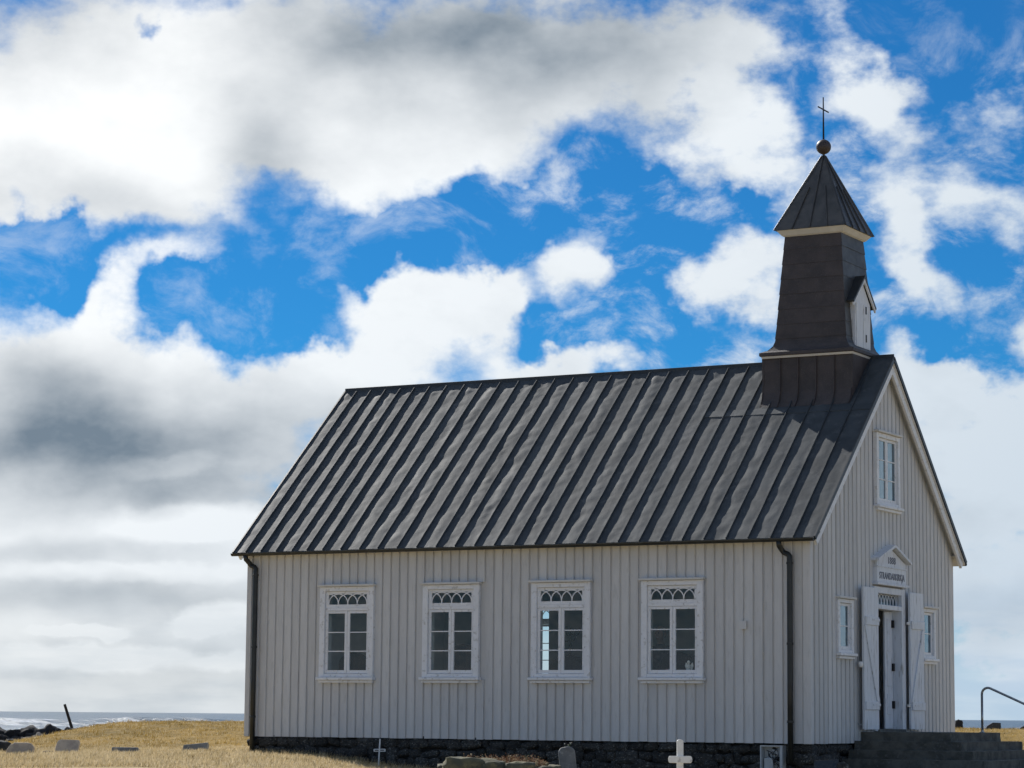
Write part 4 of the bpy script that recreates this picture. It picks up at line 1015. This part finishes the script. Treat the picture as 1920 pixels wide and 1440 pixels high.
# ornaments on the inner sill of the window nearest the downspout
SY = .12
for x in WIN: wbox(wplace('side', x), .07, WW-.07, -.40, -.03, 1.055, 1.088).obj('inner_sill', 'interior_jamb', church)
ang = thing('angel_figurine', 'white angel figurine on the window sill nearest the downspout', 'figurine', (8.80, SY, 1.09))
MB().lathe([(.055, 0), (.05, .02), (.038, .08), (.03, .13), (.036, .16), (.02, .185), (.014, .195)], (0, 0, 0), 14).obj('robe', 'porcelain', ang, True)
MB().lathe([(.004, .19), (.022, .20), (.027, .22), (.022, .243), (.004, .252)], (0, 0, 0), 12).obj('head', 'porcelain', ang, True)
for sg in (-1, 1):
    MB().prism([(0, .10), (sg*.05, .09), (sg*.075, .16), (sg*.06, .22), (sg*.02, .17)], lambda p, t: Vector((p[0], .02 if t == 0 else .032, p[1]))).obj('wing', 'porcelain', ang)
    MB().tube([(sg*.03, -.005, .165), (sg*.035, -.03, .13), (sg*.006, -.042, .14)], .008, 6).obj('arm', 'porcelain', ang)
pf_ = thing('picture_frame', 'small white framed picture standing beside the angel figurine', 'picture frame', (8.97, SY, 1.09), -.15)
q_ = MB(); q_.box((-.055, -.012, 0), (-.04, .012, .12)); q_.box((.04, -.012, 0), (.055, .012, .12)); q_.box((-.04, -.012, 0), (.04, .012, .015)); q_.box((-.04, -.012, .105), (.04, .012, .12)); q_.obj('frame', 'porcelain', pf_)
MB().box((-.04, .0, .015), (.04, .008, .105)).obj('picture', 'picture', pf_)
fw = thing('flower_arrangement', 'pale flower arrangement in a low bowl on the window sill', 'flowers', (8.43, SY, 1.09))
MB().lathe([(.04, 0), (.06, .02), (.07, .05), (.06, .05)], (0, 0, 0), 14).obj('bowl', 'porcelain', fw)
for k in range(14):
    a = k*2.4; r = .015+.05*sqrt(k/14.); c = Vector((r*cos(a), r*sin(a), .065+.03*(1-k/14.)))
    MB().lathe([(.004, -.012), (.018, -.004), (.022, .006), (.012, .014), (.003, .012)], c, 7).obj('blossom', 'petal' if k % 3 else 'porcelain', fw, True)

# person standing inside behind the window
def person():
    root = thing('person', 'person with short fair hair and dark checked jacket standing inside behind a window', 'person', (7.60, 1.55, .16), rad(-10))
    J = [(0, 0, .95, .15), (0, 0, 1.15, .14), (0, -.01, 1.36, .165), (0, 0, 1.46, .085), (0, -.01, 1.54, .058), (0, -.025, 1.62, .085), (0, -.02, 1.70, .098), (0, -.015, 1.765, .06)]
    E = [(i, i+1) for i in range(7)]
    def chain(start, pts):
        p = start
        for q in pts: J.append(q); E.append((p, len(J)-1)); p = len(J)-1
        return p
    for sg in (-1, 1):
        chain(0, [(sg*.10, 0, .88, .105), (sg*.11, -.01, .50, .065), (sg*.11, .02, .12, .045), (sg*.11, .01, .05, .04), (sg*.12, -.17, .03, .034)])
        w = chain(2, [(sg*.17, 0, 1.41, .075), (sg*.235, .01, 1.14, .048), (sg*.20, -.17, .97, .034), (sg*.185, -.235, .945, .028)])
        for k, (dx, ln) in enumerate(((-.028, .06), (-.010, .075), (.009, .072), (.026, .055))):
            chain(w, [(sg*.185+dx*sg, -.275, .94, .0105), (sg*.185+dx*1.1*sg, -.275-ln*.55, .925, .0095), (sg*.185+dx*1.1*sg, -.275-ln*.85, .895, .0085)])
        chain(w, [(sg*(.185-.04), -.255, .945, .012), (sg*(.185-.062), -.285, .94, .010)])
    me = bpy.data.meshes.new('body'); me.from_pydata([j[:3] for j in J], E, [])
    o = link('body', me, root); sk = o.modifiers.new('skin', 'SKIN'); sk.use_smooth_shade = True
    for i, j in enumerate(J): me.skin_vertices[0].data[i].radius = (j[3]*(1.25 if i in (0, 1, 2) else 1), j[3]*(.85 if i in (0, 1, 2) else 1)); me.skin_vertices[0].data[i].use_root = (i == 0)
    o.modifiers.new('sub', 'SUBSURF').levels = 1
    dg = bpy.context.evaluated_depsgraph_get(); nm = bpy.data.meshes.new_from_object(o.evaluated_get(dg)); o.modifiers.clear(); o.data = nm; nm.name = 'body'
    nm.materials.clear()
    for m in ('skin', 'jacket', 'trousers', 'shoe'): nm.materials.append(MATS[m])
    for p in nm.polygons:
        c = p.center; p.use_smooth = True
        if c.z > 1.50 or (c.y < -.19 and c.z > .8): p.material_index = 0
        elif c.z > .86: p.material_index = 1
        elif c.z > .09: p.material_index = 2
        else: p.material_index = 3
    hm = MB().lathe([(.004, .125), (.05, .115), (.088, .075), (.104, .02), (.104, -.03), (.09, -.075), (.07, -.09)], (0, 0, 0), 18)
    for i, v in enumerate(hm.v):
        x, y, z = v
        if y < -.035 and z < .045: y = y*.45
        n_ = mnoise.noise(Vector((x*40, y*40, z*20)))*.006; hm.v[i] = (x*(1+n_*5), y*1.1, z+n_)
    hm.obj('hair', 'hair_grey', root, True, (0, -.005, 1.695))
    for sg in (-1, 1):
        pr_ = [(max(.0008, .010*cos(a)), .010*sin(a)) for a in [-pi/2+pi*k/6 for k in range(7)]]
        MB().lathe(pr_, (sg*.032, -.108, 1.685), 8).obj('eye', 'shoe', root, True)
        MB().lathe([(.004, -.03), (.012, -.015), (.014, .01), (.006, .03)], (sg*.098, -.01, 1.675), 8).obj('ear', 'skin', root, True)
    MB().tube([(0, -.105, 1.685), (0, -.128, 1.655), (0, -.112, 1.645)], [.008, .013, .008], 7).obj('nose', 'skin', root, True)
    MB().tube([(-.025, -.098, 1.615), (0, -.107, 1.613), (.025, -.098, 1.615)], [.003, .006, .003], 6).obj('mouth', 'petal', root, True)
person()

# ============================================================ grass blades
gv = []; gf = []; tone = []
def blade(x, y, h, w, lean, t):
    z = hxy(x, y)-.01; a = random.uniform(0, 2*pi); dx, dy = cos(a)*w/2, sin(a)*w/2
    lx, ly = lean*cos(a+1.3)*h+.25*h, lean*sin(a+1.3)*h-.12*h
    b = len(gv); gv.extend(((x-dx, y-dy, z), (x+dx, y+dy, z), (x+lx*.45+dx*.6, y+ly*.45+dy*.6, z+h*.62), (x+lx*.45-dx*.6, y+ly*.45-dy*.6, z+h*.62), (x+lx, y+ly, z+h)))
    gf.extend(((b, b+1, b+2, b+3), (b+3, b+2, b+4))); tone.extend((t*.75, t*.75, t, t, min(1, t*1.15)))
def sow(n, s0, s1, d0, d1, hmin, hmax, keep=None):
    for _ in range(n):
        d = random.uniform(d0, d1); s_ = random.uniform(s0, s1)
        if keep and not keep(s_, d): continue
        x, y = xy(s_, d)
        if .02 < x < L and .02 < y < WD: continue
        cl = mnoise.noise(Vector((x*1.6, y*1.6, 0)))
        if cl < -.35 and random.random() < .5: continue
        h = random.uniform(hmin, hmax)*(1+.5*cl)
        blade(x, y, h, random.uniform(.006, .013), random.uniform(.1, .9), min(1, max(0, random.gauss(.5, .22)+.15*cl)))
sow(62000, -9.6, .2, 33, 51, .025, .075)
sow(46000, -13.5, -2.2, 50, 65, .02, .06)
sow(26000, 5, 15, 46, 66, .02, .06)
for _ in range(900):
    if random.random() < .7: s_, d = random.uniform(-9.5, 0), random.uniform(34, 50)
    else: s_, d = random.uniform(-13, -3), random.uniform(50, 64)
    x, y = xy(s_, d)
    if .0 < x < L and .0 < y < WD: continue
    for k in range(random.randint(8, 18)):
        blade(x+random.gauss(0, .035), y+random.gauss(0, .035), random.uniform(.05, .12), random.uniform(.006, .011), random.uniform(.2, .7), min(1, max(0, random.gauss(.6, .3))))
for _ in range(1500):
    x = random.uniform(-.1, 5.5); y = random.uniform(-.12, .06)
    blade(x, y, random.uniform(.05, .13), .008, random.uniform(.1, .6), random.uniform(.3, .95))
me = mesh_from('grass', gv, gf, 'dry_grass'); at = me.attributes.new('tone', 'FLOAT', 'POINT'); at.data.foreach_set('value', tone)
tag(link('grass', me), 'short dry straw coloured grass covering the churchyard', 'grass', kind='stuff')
